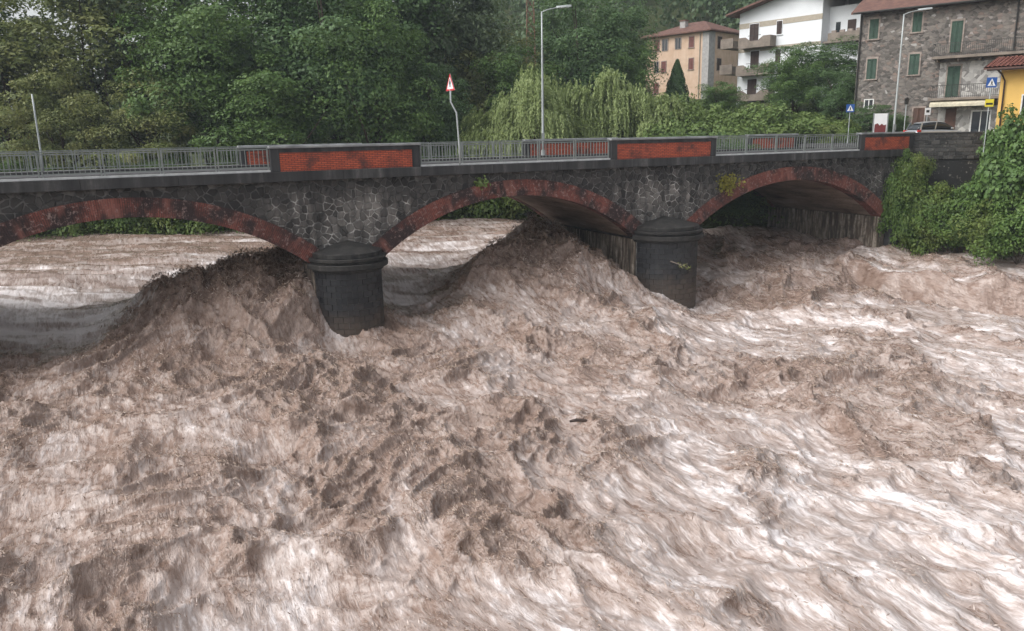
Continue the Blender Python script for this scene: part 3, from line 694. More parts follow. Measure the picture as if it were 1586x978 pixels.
# ------------------------------------------------------------------ houses
Z6 = lambda x, y: (1300+x/4.252, y/4.252)      # enlargements of the photograph in which the facades were measured
Z7 = lambda x, y: (980+x/4.406, y/4.406)
class House:
    """local frame: x along the facade, y into the house, z up; pixel rectangles on the facade become places on it"""
    def __init__(s, name, p0, p1, base, label, cat='house'):
        s.P = Plane(p0, p1); s.base = base; s.e = empty(name, (p0[0], p0[1], base), s.P.rot); tag(s.e, label, cat)
    def uz(s, q, t=0.0): u, z = s.P.at(q[0], q[1], t); return u, z-s.base
    def rect(s, Z, x0, x1, y0, y1, t=0.0):
        xm, ym = (x0+x1)/2, (y0+y1)/2
        a = s.uz(Z(x0, ym), t)[0]; b = s.uz(Z(x1, ym), t)[0]; c = s.uz(Z(xm, y1), t)[1]; d = s.uz(Z(xm, y0), t)[1]
        return a, b, c, d
    def shutter(s, r, mat, frame='stone_frame', fw=.12, sill=True):
        a, b, c, d = r
        wdw = empty('window'); wdw.parent = s.e
        MB().box(a-fw, b+fw, -.05, .1, d, d+fw*1.3).box(a-fw, a, -.05, .1, c, d).box(b, b+fw, -.05, .1, c, d).build('frame', MATS[frame], wdw)
        if sill: MB().box(a-fw-.05, b+fw+.05, -.12, .1, c-.1, c).build('sill', MATS[frame], wdw)
        m = (a+b)/2
        for x0, x1 in ((a, m-.01), (m+.01, b)):
            mb = MB().box(x0, x0+.07, -.07, -.01, c, d).box(x1-.07, x1, -.07, -.01, c, d).box(x0+.07, x1-.07, -.07, -.01, d-.08, d).box(x0+.07, x1-.07, -.07, -.01, c, c+.08).box(x0+.07, x1-.07, -.03, -.012, c+.08, d-.08)
            z = c+.12
            while z < d-.1: mb.add([(x0+.07,-.065,z-.04),(x1-.07,-.065,z-.04),(x1-.07,-.035,z+.03),(x0+.07,-.035,z+.03)], [(0,1,2,3)]); z += .085
            mb.build('shutter', MATS[mat], wdw)
    def glazed(s, r, frame='window_white', fw=.08, bars=1):
        a, b, c, d = r; wdw = empty('window'); wdw.parent = s.e
        mb = MB().box(a-fw, b+fw, -.06, .05, d, d+fw).box(a-fw, a, -.06, .05, c, d).box(b, b+fw, -.06, .05, c, d).box(a, b, -.06, .05, c-fw*.6, c)
        for k in range(bars): x = a+(b-a)*(k+1)/(bars+1); mb.box(x-.03, x+.03, -.05, .03, c, d)
        mb.build('frame', MATS[frame], wdw); MB().box(a, b, -.025, .02, c, d).build('pane', MATS['glass'], wdw)
    def railing(s, a, b, y, z, h=1.0, step=.16, ends=None):
        r = empty('balcony_railing'); r.parent = s.e
        mb = MB().box(a, b, y-.02, y+.02, z+h-.04, z+h).box(a, b, y-.015, y+.015, z+.06, z+.09)
        x = a
        while x < b+.01: mb.box(x-.012, x+.012, y-.012, y+.012, z, z+h-.03); x += step
        if ends is not None:
            for x in (a, b): mb.box(x-.02, x+.02, y, ends, z+h-.04, z+h)
        mb.build('bars', MATS['dark_metal'], r)
# --- stone house
sh = House('stone_house', (31.0, 70.0), (41.0, 62.0), 8.2, 'three storey grey rubble stone house with green shutters and two balconies')
u1 = sh.uz((1700, 100))[0]; top = sh.uz(Z6(130, 100))[1]; wl = sh.uz(Z6(118, 400))[0]
MB().box(wl, u1, 0, 9, -1.5, top).build('wall', MATS['rubble_wall'], sh.e)
rf = MB(); ov = .7
rf.add([(wl-.6,-ov,top-.02),(u1+.6,-ov,top-.02),(u1+.6,4.5,top+2.3),(wl-.6,4.5,top+2.3),(wl-.6,9+ov,top-.02),(u1+.6,9+ov,top-.02),
        (wl-.6,-ov,top+.14),(u1+.6,-ov,top+.14),(u1+.6,4.5,top+2.46),(wl-.6,4.5,top+2.46),(wl-.6,9+ov,top+.14),(u1+.6,9+ov,top+.14)],
       [(0,3,2,1),(3,4,5,2),(6,7,8,9),(9,8,11,10),(0,1,7,6),(4,10,11,5),(0,6,9,3),(3,9,10,4),(1,2,8,7),(2,5,11,8)])
rf.build('roof', MATS['roof_tiles'], sh.e)
for x in (wl, u1):   # gable triangles
    MB().add([(x,0,top),(x,9,top),(x,4.5,top+2.28),(x+.05,0,top),(x+.05,9,top),(x+.05,4.5,top+2.28)], [(0,2,1),(3,4,5)]).build('gable', MATS['rubble_wall'], sh.e)
MB().tube([(wl-.4,-ov-.06,top+.05),(u1,-ov-.06,top+.05)], .09, 6).build('gutter', MATS['dark_metal'], sh.e)
for r in ((200,258,128,258), (485,545,82,212), (182,243,390,522), (460,525,358,493)): sh.shutter(sh.rect(Z6, *r), 'green_shutter')
for r in ((735,808,140,345), (708,790,438,640)): sh.shutter(sh.rect(Z6, *r), 'green_shutter', sill=False)
sh.glazed(sh.rect(Z6, 168,220,660,715))
for zx0, zx1, ytop, ybot in ((610, 1500, 345, 383), (590, 1060, 640, 680)):
    a, b, c, d = sh.rect(Z6, zx0, zx1, ytop, ybot, -1.0); b = min(b, u1)
    c = d-.2; bal_ = empty('balcony'); bal_.parent = sh.e
    MB().box(a, b, -1.05, .0, c, d).build('slab', MATS['balcony_concrete'], bal_)
    x = a+.3
    while x < b: MB().box(x, x+.14, -.8, 0, c-.22, c-.002).build('bracket', MATS['balcony_concrete'], bal_); x += 1.5
    sh.railing(a+.03, b-.03, -1.0, d, 1.0, .14, 0)
# white plastered patch between the balconies, shop front, awning
a, b, c, d = sh.rect(Z6, 655, 1060, 395, 655); MB().box(a, b, -.012, .05, c, d-.1).build('plaster_patch', MATS['pale_rubble'], sh.e)
a, b, c, d = sh.rect(Z6, 645, 1060, 700, 900); MB().box(a, b, -.014, .05, -1, d).build('shop_front', MATS['pale_rubble'], sh.e)
r = sh.rect(Z6, 482,555,712,880); sh.shutter((r[0], r[1], r[2], r[3]), 'brown_door', 'stone_frame', .1, False)
a, b, c, d = sh.rect(Z6, 695,765,715,880); dr = bxo('door', MATS['brown_door'], sh.e, a, b, -.06, .0, c, d); bxo('handle', MATS['dark_metal'], dr, b-.15, b-.1, -.1, -.055, c+1, c+1.12)
sh.glazed(sh.rect(Z6, 870,985,735,880), 'window_white', .1, 1)
a, b, c, d = sh.rect(Z6, 590,1000,662,690, -1.5)
MB().add([(a,-1.3,c+.05),(b,-1.3,c+.05),(b,-.05,d+.2),(a,-.05,d+.2),(a,-1.3,c+.12),(b,-1.3,c+.12),(b,-.05,d+.27),(a,-.05,d+.27),(a,-1.3,c-.12),(b,-1.3,c-.12)], [(0,3,2,1),(4,5,6,7),(8,9,5,4),(0,4,7,3),(1,2,6,5)]).build('awning', MATS['awning_cream'], sh.e)
for q in ((118, 400), (1150, 200)):
    x = sh.uz(Z6(*q))[0]; MB().tube([(x+.12,-.1,-1),(x+.12,-.1,top-.1)], .07, 6).build('drain_pipe', MATS['dark_metal'], sh.e)
# --- white house
wh = House('white_house', (27.7, 95.0), (34.7, 87.0), 12.6, 'tall white gabled house with concrete balconies and dark brown shutters')
ul = wh.uz(Z7(722, 350))[0]; ur = wh.uz(Z7(1285, 250))[0]; ez = wh.uz(Z7(722, 100))[1]; apx, apz = wh.uz(Z7(985, -45)); apx = (ul+ur+4.2)/2
ur2 = ur+5.2; pit = (apz-ez)/(apx-ul)
MB().prism_y([(ul, -3), (ur, -3), (ur, apz-pit*(ur-apx)), (apx, apz), (ul, ez)], 0, 13).build('wall', MATS['white_plaster'], wh.e)
MB().box(ur, ur2, 1.6, 13, -3, ez-.4).build('side_wing', MATS['white_plaster'], wh.e)
th = .22
for sg in (-1, 1):
    xe = ul-1.1 if sg < 0 else ur2+.3; zE = apz-pit*abs(xe-apx)
    MB().prism_y([(apx, apz+.02), (xe, zE+.02), (xe, zE+th), (apx, apz+th+.02)], -1.3, 14).build('roof', MATS['roof_tiles'], wh.e)
a, b, c, d = wh.rect(Z7, 722, 1285, 128, 155); MB().box(ul-.02, ur+.02, -.03, .05, d-.62, d-.05).build('band', MATS['beige_band'], wh.e)
a, b, c, d = wh.rect(Z7, 722, 1285, 310, 330); MB().box(ul-.02, ur+.02, -.03, .05, d-.4, d).build('band', MATS['beige_band'], wh.e)
for r in ((800,860,165,282), (805,862,350,465), (783,845,542,652)): wh.shutter(wh.rect(Z7, *r), 'brown_shutter', 'white_plaster', .06, False)
for r in ((985,1020,145,235), (975,1010,335,435), (935,970,530,620)): wh.shutter(wh.rect(Z7, *r), 'brown_shutter', 'white_plaster', .06)
for x0, x1, y0, y1 in ((722,938,240,325), (705,930,430,515), (695,925,625,690)):
    a, b, c, d = wh.rect(Z7, x0, x1, y0, y1, -1.2); bal_ = empty('balcony'); bal_.parent = wh.e
    MB().box(a, b, -1.25, .0, c, c+.18).build('slab', MATS['balcony_concrete'], bal_)
    m = (a+b)/2; hgt = 1.0; wd = (b-a)
    prof = [(a, c+.18)] + [(b, c+.18)] + [(b, c+.18+hgt), (b-wd*.22, c+.18+hgt), (b-wd*.30, c+.18+hgt*.78), (b-wd*.38, c+.18+hgt*.55), (a+wd*.38, c+.18+hgt*.55), (a+wd*.30, c+.18+hgt*.78), (a+wd*.22, c+.18+hgt), (a, c+.18+hgt)]
    MB().prism_y(prof, -1.25, -1.15).build('front_parapet', MATS['balcony_concrete'], bal_)
    for x in (a, b-.1): MB().box(x, x+.1, -1.15, 0, c+.18, c+.18+hgt).build('side_parapet', MATS['balcony_concrete'], bal_)
    MB().tube([(a+wd*.3,-1.2,c+1.3),(b-wd*.3,-1.2,c+1.3)], .03, 5).build('hand_rail', MATS['dark_metal'], bal_)
for y0, y1 in ((285, 352), (460, 522)):
    a, b, c, d = wh.rect(Z7, 630, 716, y0, y1, 2.0)
    bal_ = empty('balcony'); bal_.parent = wh.e
    MB().box(ul-1.7, ul-.01, -1.2, 3, c, c+.18).build('slab', MATS['balcony_concrete'], bal_)
    MB().box(ul-1.7, ul-1.6, -1.1, 3, c+.18, c+1.1).box(ul-1.7, ul-.01, -1.2, -1.1, c+.18, c+1.1).build('parapet', MATS['balcony_concrete'], bal_)
a, b, c, d = wh.rect(Z7, 1325, 1530, 205, 285, 0.2)
bal_ = empty('balcony'); bal_.parent = wh.e
MB().box(ur+.05, ur2, .3, 1.6, c, c+.2).build('slab', MATS['balcony_concrete'], bal_); MB().box(ur+.6, ur2, .3, .4, c+.2, c+1.0).build('parapet', MATS['balcony_concrete'], bal_)
for k in range(4): MB().box(ur+.9+k*.9, ur+1.4+k*.9, .45, .7, c+1.0, c+1.25).build('planter', MATS['stone_frame'], bal_)
MB().box(ur+2.1, ur+3.0, 1.54, 1.61, c+.2, c+2.3).build('door', MATS['brown_shutter'], wh.e)
MB().box(ur+.8, ur+1.3, 1.54, 1.61, c+.9, c+2.2).build('window', MATS['glass'], wh.e)
ch = MB().box(apx+2.6, apx+3.3, 5, 5.7, apz-1.8, apz+.6).build('chimney', MATS['white_plaster'], wh.e)
MB().box(apx+2.5, apx+3.4, 4.9, 5.8, apz+.6, apz+.75).build('cap', MATS['roof_tiles'], ch)
# --- orange house
oh = House('orange_house', (21.0, 120.0), (28.6, 112.0), 13.8, 'faded orange plaster apartment house with maroon hipped roof and red shutters')
uc = oh.uz(Z7(520, 300))[0]; ul = oh.uz(Z7(92, 350))[0]; tp = oh.uz(Z7(515, 213))[1]; DP = 10.5
MB().box(ul, uc, 0, DP, -3, tp).build('wall', MATS['orange_plaster'], oh.e)
rf = MB(); o_ = .7; hp = 2.2
rf.add([(ul-o_,-o_,tp),(uc+o_,-o_,tp),(uc+o_,DP+o_,tp),(ul-o_,DP+o_,tp),(ul+4.2,DP/2,tp+hp),(uc-4.2,DP/2,tp+hp),
        (ul-o_,-o_,tp+.18),(uc+o_,-o_,tp+.18),(uc+o_,DP+o_,tp+.18),(ul-o_,DP+o_,tp+.18)],
       [(0,3,2,1),(0,1,7,6),(1,2,8,7),(2,3,9,8),(3,0,6,9),(6,7,5,4),(7,8,5),(8,9,4,5),(9,6,4)])
rf.build('roof', MATS['roof_tiles'], oh.e)
cx_ = oh.uz(Z7(347, 180), 2.5)[0]; chm = MB().box(cx_-.45, cx_+.45, 2.2, 3.0, tp+.3, tp+2.1).build('chimney', MATS['quoin_grey'], oh.e)
MB().box(cx_-.55, cx_+.55, 2.1, 3.1, tp+2.1, tp+2.25).build('cap', MATS['roof_tiles'], chm)
MB().box(uc-1.0, uc+.04, -.04, 1.5, -3, tp).build('quoin', MATS['quoin_grey'], oh.e)
for r in ((150,182,278,350), (385,418,252,325), (197,228,422,495), (383,415,400,475), (145,176,570,640)): oh.shutter(oh.rect(Z7, *r), 'red_shutter', 'stone_frame', .08)
for r in ((203,238,272,348), (293,328,262,335), (150,176,425,498)): oh.glazed(oh.rect(Z7, *r), 'stone_frame', .12)
x_ = oh.uz(Z7(460, 300))[0]; MB().tube([(x_,-.1,-1),(x_,-.1,tp)], .07, 5).build('drain_pipe', MATS['beige_band'], oh.e)
for y0, y1 in ((238,318), (390,470)):          # windows of the end wall
    dpx = 2.2; z1 = oh.uz(Z7(570, y0))[1]; z0 = oh.uz(Z7(570, y1))[1]
    for yy in (dpx, dpx+5.5):
        wdw = empty('window'); wdw.parent = oh.e
        MB().box(uc-.02, uc+.05, yy-.1, yy+1.1, z0-.1, z1+.1).build('frame', MATS['stone_frame'], wdw)
        MB().box(uc+.04, uc+.08, yy, yy+1.0, z0, z1).build('shutter', MATS['brown_shutter'], wdw)
# --- yellow house
p0 = aty(1547, 150, 52.0); p1 = aty(1660, 150, 49.5)
yh = House('yellow_house', (p0[0], p0[1]), (p1[0], p1[1]), 7.9, 'yellow plastered house corner with red clay tile eave beside the crossing sign')
et = yh.uz((1556, 108))[1]; ux = yh.uz((1660, 150))[0]
MB().box(0, ux, 0, 7, -2, et).build('wall', MATS['yellow_plaster'], yh.e)
rsl = .2
roofp = MB().add([(-.9,-.8,et+.0),(ux+.8,-.8,et),(ux+.8,3.5,et+4.3*rsl),(-.9,3.5,et+4.3*rsl),(-.9,-.8,et+.1),(ux+.8,-.8,et+.1),(ux+.8,3.5,et+4.3*rsl+.1),(-.9,3.5,et+4.3*rsl+.1)], [(0,3,2,1),(4,5,6,7),(0,1,5,4),(0,4,7,3),(1,2,6,5)]).build('roof', MATS['roof_tiles'], yh.e)
tl = MB(); nseg = 6; L_ = .55
for i in range(nseg):
    a0 = math.pi*i/nseg; a1 = math.pi*(i+1)/nseg
    tl.add([(.13*math.cos(a0),0,.11*math.sin(a0)),(.13*math.cos(a1),0,.11*math.sin(a1)),(.105*math.cos(a1),L_,.09*math.sin(a1)-.02),(.105*math.cos(a0),L_,.09*math.sin(a0)-.02)], [(0,3,2,1)])
plain('clay_tile', (.3,.12,.09), .8, .3, var=.35, scale=5)
tm = tl.mesh('tile', MATS['clay_tile'], True)
for i in range(int((ux+1.6)/.25)):
    for j in range(10):
        y_ = -.84 + j*.45*math.cos(math.atan(rsl)); inst('tile', tm, roofp, (-.78+i*.25+rng.uniform(-.012,.012), y_, et+.11+(y_+.8)*rsl), (math.atan(rsl)+rng.uniform(-.02,.02), 0, rng.uniform(-.03,.03)))
MB().tube([(-.7,-.86,et-.02),(ux,-.86,et-.02)], .07, 6).build('gutter', MATS['brown_shutter'], yh.e)
MB().tube([(-.1,-.84,et-.05),(.1,-.5,et-.3),(.25,-.1,et-.7),(.25,-.1,-1)], .055, 6).build('drain_pipe', MATS['brown_shutter'], yh.e)
a, b, c, d = yh.rect(lambda x, y: (x, y), 1583, 1600, 148, 180); yh.glazed((a, b, c, d))

# ------------------------------------------------------------------ stone parapet wall along the river road
WA = B(31.0, .05); WB = np.array([33.6, 53.4, 0]); WC = np.array([46, 46.5, 0])
def rubble_parapet(pa, pb, z0, z1, th, label):
    P = Plane(pa[:2], pb[:2]); e = empty('stone_parapet', (pa[0], pa[1], 0), P.rot); tag(e, label, 'wall', 'rubble walls along the river road')
    MB().box(0, P.len, .03, th-.03, z0, z1-.06).build('core', MATS['pier_mortar'], e)
    z = z0; r = 0
    while z < z1-.12:
        hz = min(rng.uniform(.2, .3), z1-.08-z); x = 0
        while x < P.len-.05:
            b = min(x+rng.uniform(.3, .6), P.len); mb = MB().box(x+.012, b-.012, -rng.uniform(0, .03), .1, z+.01, z+hz-.012)
            o = mb.build('stone', MATS['wall_stone'], e, bevel=.02); setrnd(o.data, [rng.random()]*len(mb.f)); x = b
        z += hz
    MB().box(-.03, P.len+.03, -.05, th+.05, z1-.06, z1+.04).build('coping', MATS['parapet_stone'], e, bevel=.02)
    return e
rubble_parapet(WA, WB, 7.2, 8.98, .4, 'black rubble parapet joining the end of the bridge, silver car behind it')
rubble_parapet(WB, WC, 7.2, 8.95, .4, 'black rubble parapet running into the fig bush by the yellow house')
rw = MB(); P_ = [WA, WB, WC]
for a, b in zip(P_[:-1], P_[1:]): rw.add([(a[0],a[1]+.08,-2),(b[0],b[1]+.08,-2),(b[0],b[1]+.08,7.3),(a[0],a[1]+.08,7.3),(a[0]+.5,a[1]+.7,7.3),(b[0]+.5,b[1]+.7,7.3)], [(0,1,2,3),(3,2,5,4)])
o = rw.build('retaining_wall', MATS['wall_stone']); tag(o, 'old stone retaining wall under the river road, overgrown with ivy', 'wall')

# ------------------------------------------------------------------ lamps and signs
def lamp(base, hgt, arm, label, lean=0.0, head=True):
    e = empty('street_lamp', tuple(base)); tag(e, label, 'street lamp', 'street lamps on and beyond the bridge')
    MB().tube([(0,0,0),(0,0,1.2),(0,0,hgt*.75),(0,0,hgt)], [.085,.085,.06,.045] if head else [.05,.05,.045,.04], 8).build('pole', MATS['pole_metal'], e, smooth=True)
    if head: MB().tube([(0,0,0),(0,0,.35)], .13, 8).build('base', MATS['pole_metal'], e)
    if head: MB().box(-.1,.1,-.13,-.08,1.0,1.45).build('inspection_cover', MATS['galvanised'], e)
    if head:
        ax = np.array([math.cos(arm), math.sin(arm), 0])
        MB().tube([(0,0,hgt-.05), tuple(ax*.35+[0,0,hgt+.1]), tuple(ax*1.1+[0,0,hgt+.25])], .035, 6).build('arm', MATS['pole_metal'], e, smooth=True)
        h = MB(); pr = [(0,.05),(.15,.13),(.6,.15),(.95,.1),(1.0,.03)]; vs = []; n = len(pr)
        for x, wd in pr:
            for sy, zz in ((-1,0),(1,0),(.6,.12),(-.6,.12)): vs.append((x, sy*wd, zz))
        fs = [(0,1,2,3)] + [(4*i+k, 4*i+4+k, 4*i+4+(k+1)%4, 4*i+(k+1)%4) for i in range(n-1) for k in range(4)] + [(4*n-1,4*n-2,4*n-3,4*n-4)]
        hd = h.add(vs, fs).build('lamp_head', MATS['pole_metal'], e); hd.location = tuple(ax*.95+[0,0,hgt+.2]); hd.rotation_euler = (0,-.08,arm)
        dg = MB().box(.2,.85,-.09,.09,-.025,-.003).build('diffuser', MATS['lamp_glass'], hd)
    return e
def on_road(px, depth_t): d = ray(px, 215); k = (BN @ (BO+BN*depth_t-CAM))/(BN @ d); p = CAM+d*k; return np.array([p[0], p[1], ZD+.09])
b0 = on_road(841, W-.75); k = (aty(839, 18, b0[1])[2])-b0[2]; lamp(b0, k, .1, 'tall street lamp on the far footway in front of the willows')
b0 = on_road(60, W-.75); k = aty(45, 146, b0[1])[2]-b0[2]; lamp(b0, k, 0, 'short bare grey pole on the far footway before yellowing trees', head=False)
b0 = aty(1384, 205, 61.0); b0[2] = 8.2; k = aty(1402, 22, b0[1])[2]-b0[2]; lamp(b0, k, -.15, 'tall street lamp standing before the stone house')
def sign_tri():
    s0, _ = face(712, 250, -.2); b = B(s0, -.2, ZD)
    e = empty('warning_sign', tuple(b)); tag(e, 'red bordered triangular warning sign on a cranked grey pole fixed outside the bridge railing', 'sign')
    zs = [(0, 0, -.2), (0,0,.05)] + [(0,0,1.0)]
    p2 = aty(707, 175, b[1])-b; p3 = aty(698, 158, b[1])-b; p4 = aty(697, 114, b[1])-b
    MB().tube([(0,0,-.15), (0,0,1.0), (p2[0],0,p2[2]), (p3[0],0,p3[2]), (p4[0],0,p4[2]-.1)], .04, 8).build('pole', MATS['pole_metal'], e, smooth=True)
    MB().box(-.09,.09,-.02,.12,-.2,-.05).build('bracket', MATS['galvanised'], e)
    hgt = p4[2]-aty(697, 141, b[1])[2]+b[2]; Wd = hgt*1.155/2
    c = (p4[0]+.0, -.05, p4[2]-hgt)
    pl = empty('plate', c, -math.radians(58)); pl.parent = e
    def tri(k, y0, y1, mat, nm):
        cz = hgt/3; P = [(-Wd*k, cz-cz*k), (Wd*k, cz-cz*k), (0, cz+(hgt-cz)*k)]; return MB().prism_y(P, y0, y1).build(nm, MATS[mat], pl)
    tri(1, -.012, .012, 'galvanised', 'backing'); tri(.985, -.016, -.0125, 'sign_red', 'border'); tri(.70, -.020, -.0165, 'sign_white', 'face')
    MB().prism_y([(-.05,.18),(.05,.18),(.05,.3),(.085,.3),(.085,.42),(.03,.48),(.03,.55),(-.03,.55),(-.03,.48),(-.085,.42),(-.085,.3),(-.05,.3)], -.024, -.0205).build('symbol', MATS['sign_black'], pl)
sign_tri()
def post_sign(px, py, Yd, size, zb, label, kind):
    c = aty(px, py, Yd); e = empty('crossing_sign' if kind == 'zebra' else 'traffic_sign', (c[0], c[1], zb), math.radians({'zebra': -8}.get(kind, 0))); tag(e, label, 'sign', 'road signs on posts')
    z = c[2]-zb; h = size/2
    MB().tube([(0,.04,-.3),(0,.04,z+h)], .03, 6).build('post', MATS['pole_metal'], e)
    if kind == 'zebra':
        MB().box(-h,h,-.012,.012,z-h,z+h).build('plate', MATS['sign_blue'], e)
        MB().prism_y([(-h*.78,z-h*.68),(h*.78,z-h*.68),(0,z+h*.78)], -.017,-.0125).build('triangle', MATS['sign_white'], e)
        MB().prism_y([(-.2*h,z-.6*h),(-.08*h,z-.6*h),(.02*h,z-.25*h),(.14*h,z-.6*h),(.26*h,z-.6*h),(.1*h,z-.05*h),(.22*h,z-.1*h),(.08*h,z+.2*h),(.04*h,z+.38*h),(-.06*h,z+.38*h),(-.1*h,z+.1*h),(-.2*h,z-.1*h),(-.08*h,z-.05*h)], -.021,-.0175).build('walker', MATS['sign_black'], e)
    else:
        MB().box(-h*.8,h*.8,-.012,.012,z-h,z+h).build('plate', MATS['sign_white'], e); MB().box(-h*.45,h*.45,-.016,-.0125,z-.3*h,z+.4*h).build('symbol', MATS['sign_black'], e)
    return e, z
e, z = post_sign(1536, 128, 49.8, .6, 8.0, 'blue zebra crossing sign above a small yellow plate beside the yellow house', 'zebra')
MB().box(-.25,.25,-.012,.012,z-1.45,z-1.0).build('yellow_plate', MATS['sign_yellow'], e); MB().box(-.2,.2,-.016,-.0125,z-1.34,z-1.22).build('mark', MATS['sign_black'], e)
post_sign(1317, 168, 62.0, .6, 8.1, 'small blue zebra crossing sign at the corner by the bridge end', 'zebra')
post_sign(1437, 173, 63.0, .55, 8.2, 'small white plate on a post beside the brown door of the stone house', 'white')
c = aty(1404, 160, 64.0); e = empty('signal_post', (c[0], c[1], 8.2)); tag(e, 'thin post with a small dark lantern before the stone house', 'post')
MB().tube([(0,0,-.3),(0,0,c[2]-8.3)], .04, 6).build('post', MATS['pole_metal'], e); MB().box(-.11,.11,-.11,.11,c[2]-8.3,c[2]-7.9).prism_y([(-.15,c[2]-7.9),(.15,c[2]-7.9),(0,c[2]-7.75)],-.15,.15).build('lantern', MATS['dark_metal'], e)
c = aty(1364, 186, 62.5); e = empty('poster_board', (c[0], c[1], 8.15), math.radians(-12)); tag(e, 'upright poster board with white and maroon print beside the lamp', 'notice board')
e.location.z += .45
for x in (-.52, .52): MB().box(x-.04,x+.04,-.04,.04,-.7,1.95).build('post', MATS['galvanised'], e)
MB().box(-.47,.47,-.03,.03,.3,1.9).build('panel', MATS['sign_white'], e)
MB().prism_y([(-.42,.35),(.42,.35),(.42,1.05),(.25,1.0),(.1,1.12),(-.05,.98),(-.2,1.16),(-.42,1.08)], -.036,-.0305).build('print', MATS['poster_maroon'], e)

# ------------------------------------------------------------------ car
cc = aty(1449, 200, 58.5); car = empty('parked_car', (cc[0], cc[1], 8.26), math.radians(8)); tag(car, 'silver hatchback car standing behind the black stone parapet', 'car')
def loft(secs, mat, name, parent):           # secs: (x, half width, list of (rel y, z))
    mb = MB(); n = len(secs[0][1]); vs = [(x, y, z) for x, pr in secs for y, z in pr]
    fs = [tuple(range(n-1, -1, -1)), tuple(range((len(secs)-1)*n, len(secs)*n))] + [(i*n+k, i*n+(k+1)%n, (i+1)*n+(k+1)%n, (i+1)*n+k) for i in range(len(secs)-1) for k in range(n)]
    o = mb.add(vs, fs).build(name, mat, parent, smooth=True)
    sb = o.modifiers.new('sub', 'SUBSURF'); sb.levels = sb.render_levels = 2; return o
def sec(x, w, zb, zt): return (x, [(-w*.9,zb),(-w,zb+.22),(-w,zt-.2),(-w*.88,zt),(w*.88,zt),(w,zt-.2),(w,zb+.22),(w*.9,zb)])
loft([sec(-2.05,.74,.32,.85), sec(-1.98,.82,.24,.98), sec(-1.2,.86,.2,1.0), sec(0,.87,.2,.98), sec(1.0,.86,.2,.95), sec(1.75,.82,.22,.82), sec(2.05,.7,.3,.68)], MATS['car_paint'], 'body', car)
def rsec(x, w0, w1, z0, z1): return (x, [(-w0,z0),(-w1,z1-.06),(-w1*.85,z1),(w1*.85,z1),(w1,z1-.06),(w0,z0)])
loft([rsec(-1.95,.74,.66,.9,1.0), rsec(-1.55,.78,.62,.9,1.42), rsec(-.9,.8,.63,.9,1.52), rsec(.0,.8,.63,.9,1.52), rsec(.55,.8,.62,.9,1.36), rsec(1.25,.78,.7,.86,.96)], MATS['glass'], 'cabin_glass', car)
loft([rsec(-1.62,.64,.63,1.38,1.43), rsec(-.9,.66,.64,1.46,1.545), rsec(-.0,.66,.64,1.46,1.545), rsec(.5,.64,.63,1.36,1.41)], MATS['car_paint'], 'roof', car)
for sg in (-1, 1):
    for xa, xb in ((-1.62,-1.5), (-.45,-.38)):
        MB().add([(xa-.2,sg*.8,.92),(xb-.2,sg*.8,.92),(xb,sg*.66,1.47),(xa,sg*.66,1.47),(xa-.2,sg*.78,.92),(xb-.2,sg*.78,.92),(xb,sg*.64,1.47),(xa,sg*.64,1.47)], [(0,1,2,3),(4,7,6,5),(0,3,7,4),(1,5,6,2)]).build('pillar', MATS['car_paint'], car)
    MB().box(-2.03,-1.72,sg*.80-.06,sg*.80+.04,.78,.93).build('tail_light', MATS['tail_red'], car, bevel=.03)
    MB().box(1.7,1.95,sg*.68-.1,sg*.68+.06,.6,.72).build('headlight', MATS['lamp_glass'], car, bevel=.03)
    MB().box(.55,.72,sg*.95-.08,sg*.95+.08,.95,1.08).build('mirror', MATS['car_paint'], car, bevel=.03)
    for x in (-1.25, 1.3):
        wl_ = empty('wheel', (x, sg*.8, .31)); wl_.parent = car
        MB().tube([(0,-.1,0),(0,.1,0)], .31, 20).build('tyre', MATS['tyre'], wl_); MB().tube([(0,-.11,0),(0,.11,0)], .19, 10).build('rim', MATS['galvanised'], wl_)

# ------------------------------------------------------------------ vegetation
NR = np.random.default_rng(11)
def unit(v): return v/(np.linalg.norm(v, axis=-1, keepdims=True)+1e-9)
def leaf_quads(C, N, size, aspect=.55, hang=None):
    """one rhombic leaf (or leaf spray) per centre; N = face normals; size = array of lengths"""
    n = len(C); N = unit(N); R = unit(NR.normal(size=(n, 3)))
    A = unit(np.cross(N, R)) if hang is None else unit(hang - N*(hang*N).sum(1, keepdims=True))
    Bv = np.cross(N, A); L = size[:, None]*.5; Wd = L*aspect
    V = np.stack([C-A*L, C+Bv*Wd+N*Wd*.25-A*L*.1, C+A*L, C-Bv*Wd+N*Wd*.25-A*L*.1], 1).reshape(-1, 3)
    return V, np.arange(4*n).reshape(n, 4)
def leaf_mesh(name, C, N, size, mat, aspect=.55, hang=None):
    V, Q = leaf_quads(C, N, size, aspect, hang)
    return npmesh(name, V, Q, MATS[mat], {'rnd': ('FACE', NR.random(len(Q)))}, smooth=False)
def clumps(R, n, zmin=-.75, core=.35):
    """clump centres through an ellipsoid, thicker towards its skin, lumpy outline"""
    d = unit(NR.normal(size=(n*2, 3))); d = d[d[:, 2] > zmin][:n]
    lump = 1 + .22*np.sin(d[:, 0]*4.1+d[:, 2]*3.3+NR.random()*6) + .16*np.sin(d[:, 1]*6.3-d[:, 2]*5.1+NR.random()*6)
    r = (core + (1-core)*NR.random(len(d))**.6)*lump
    return d*r[:, None]*np.array(R)
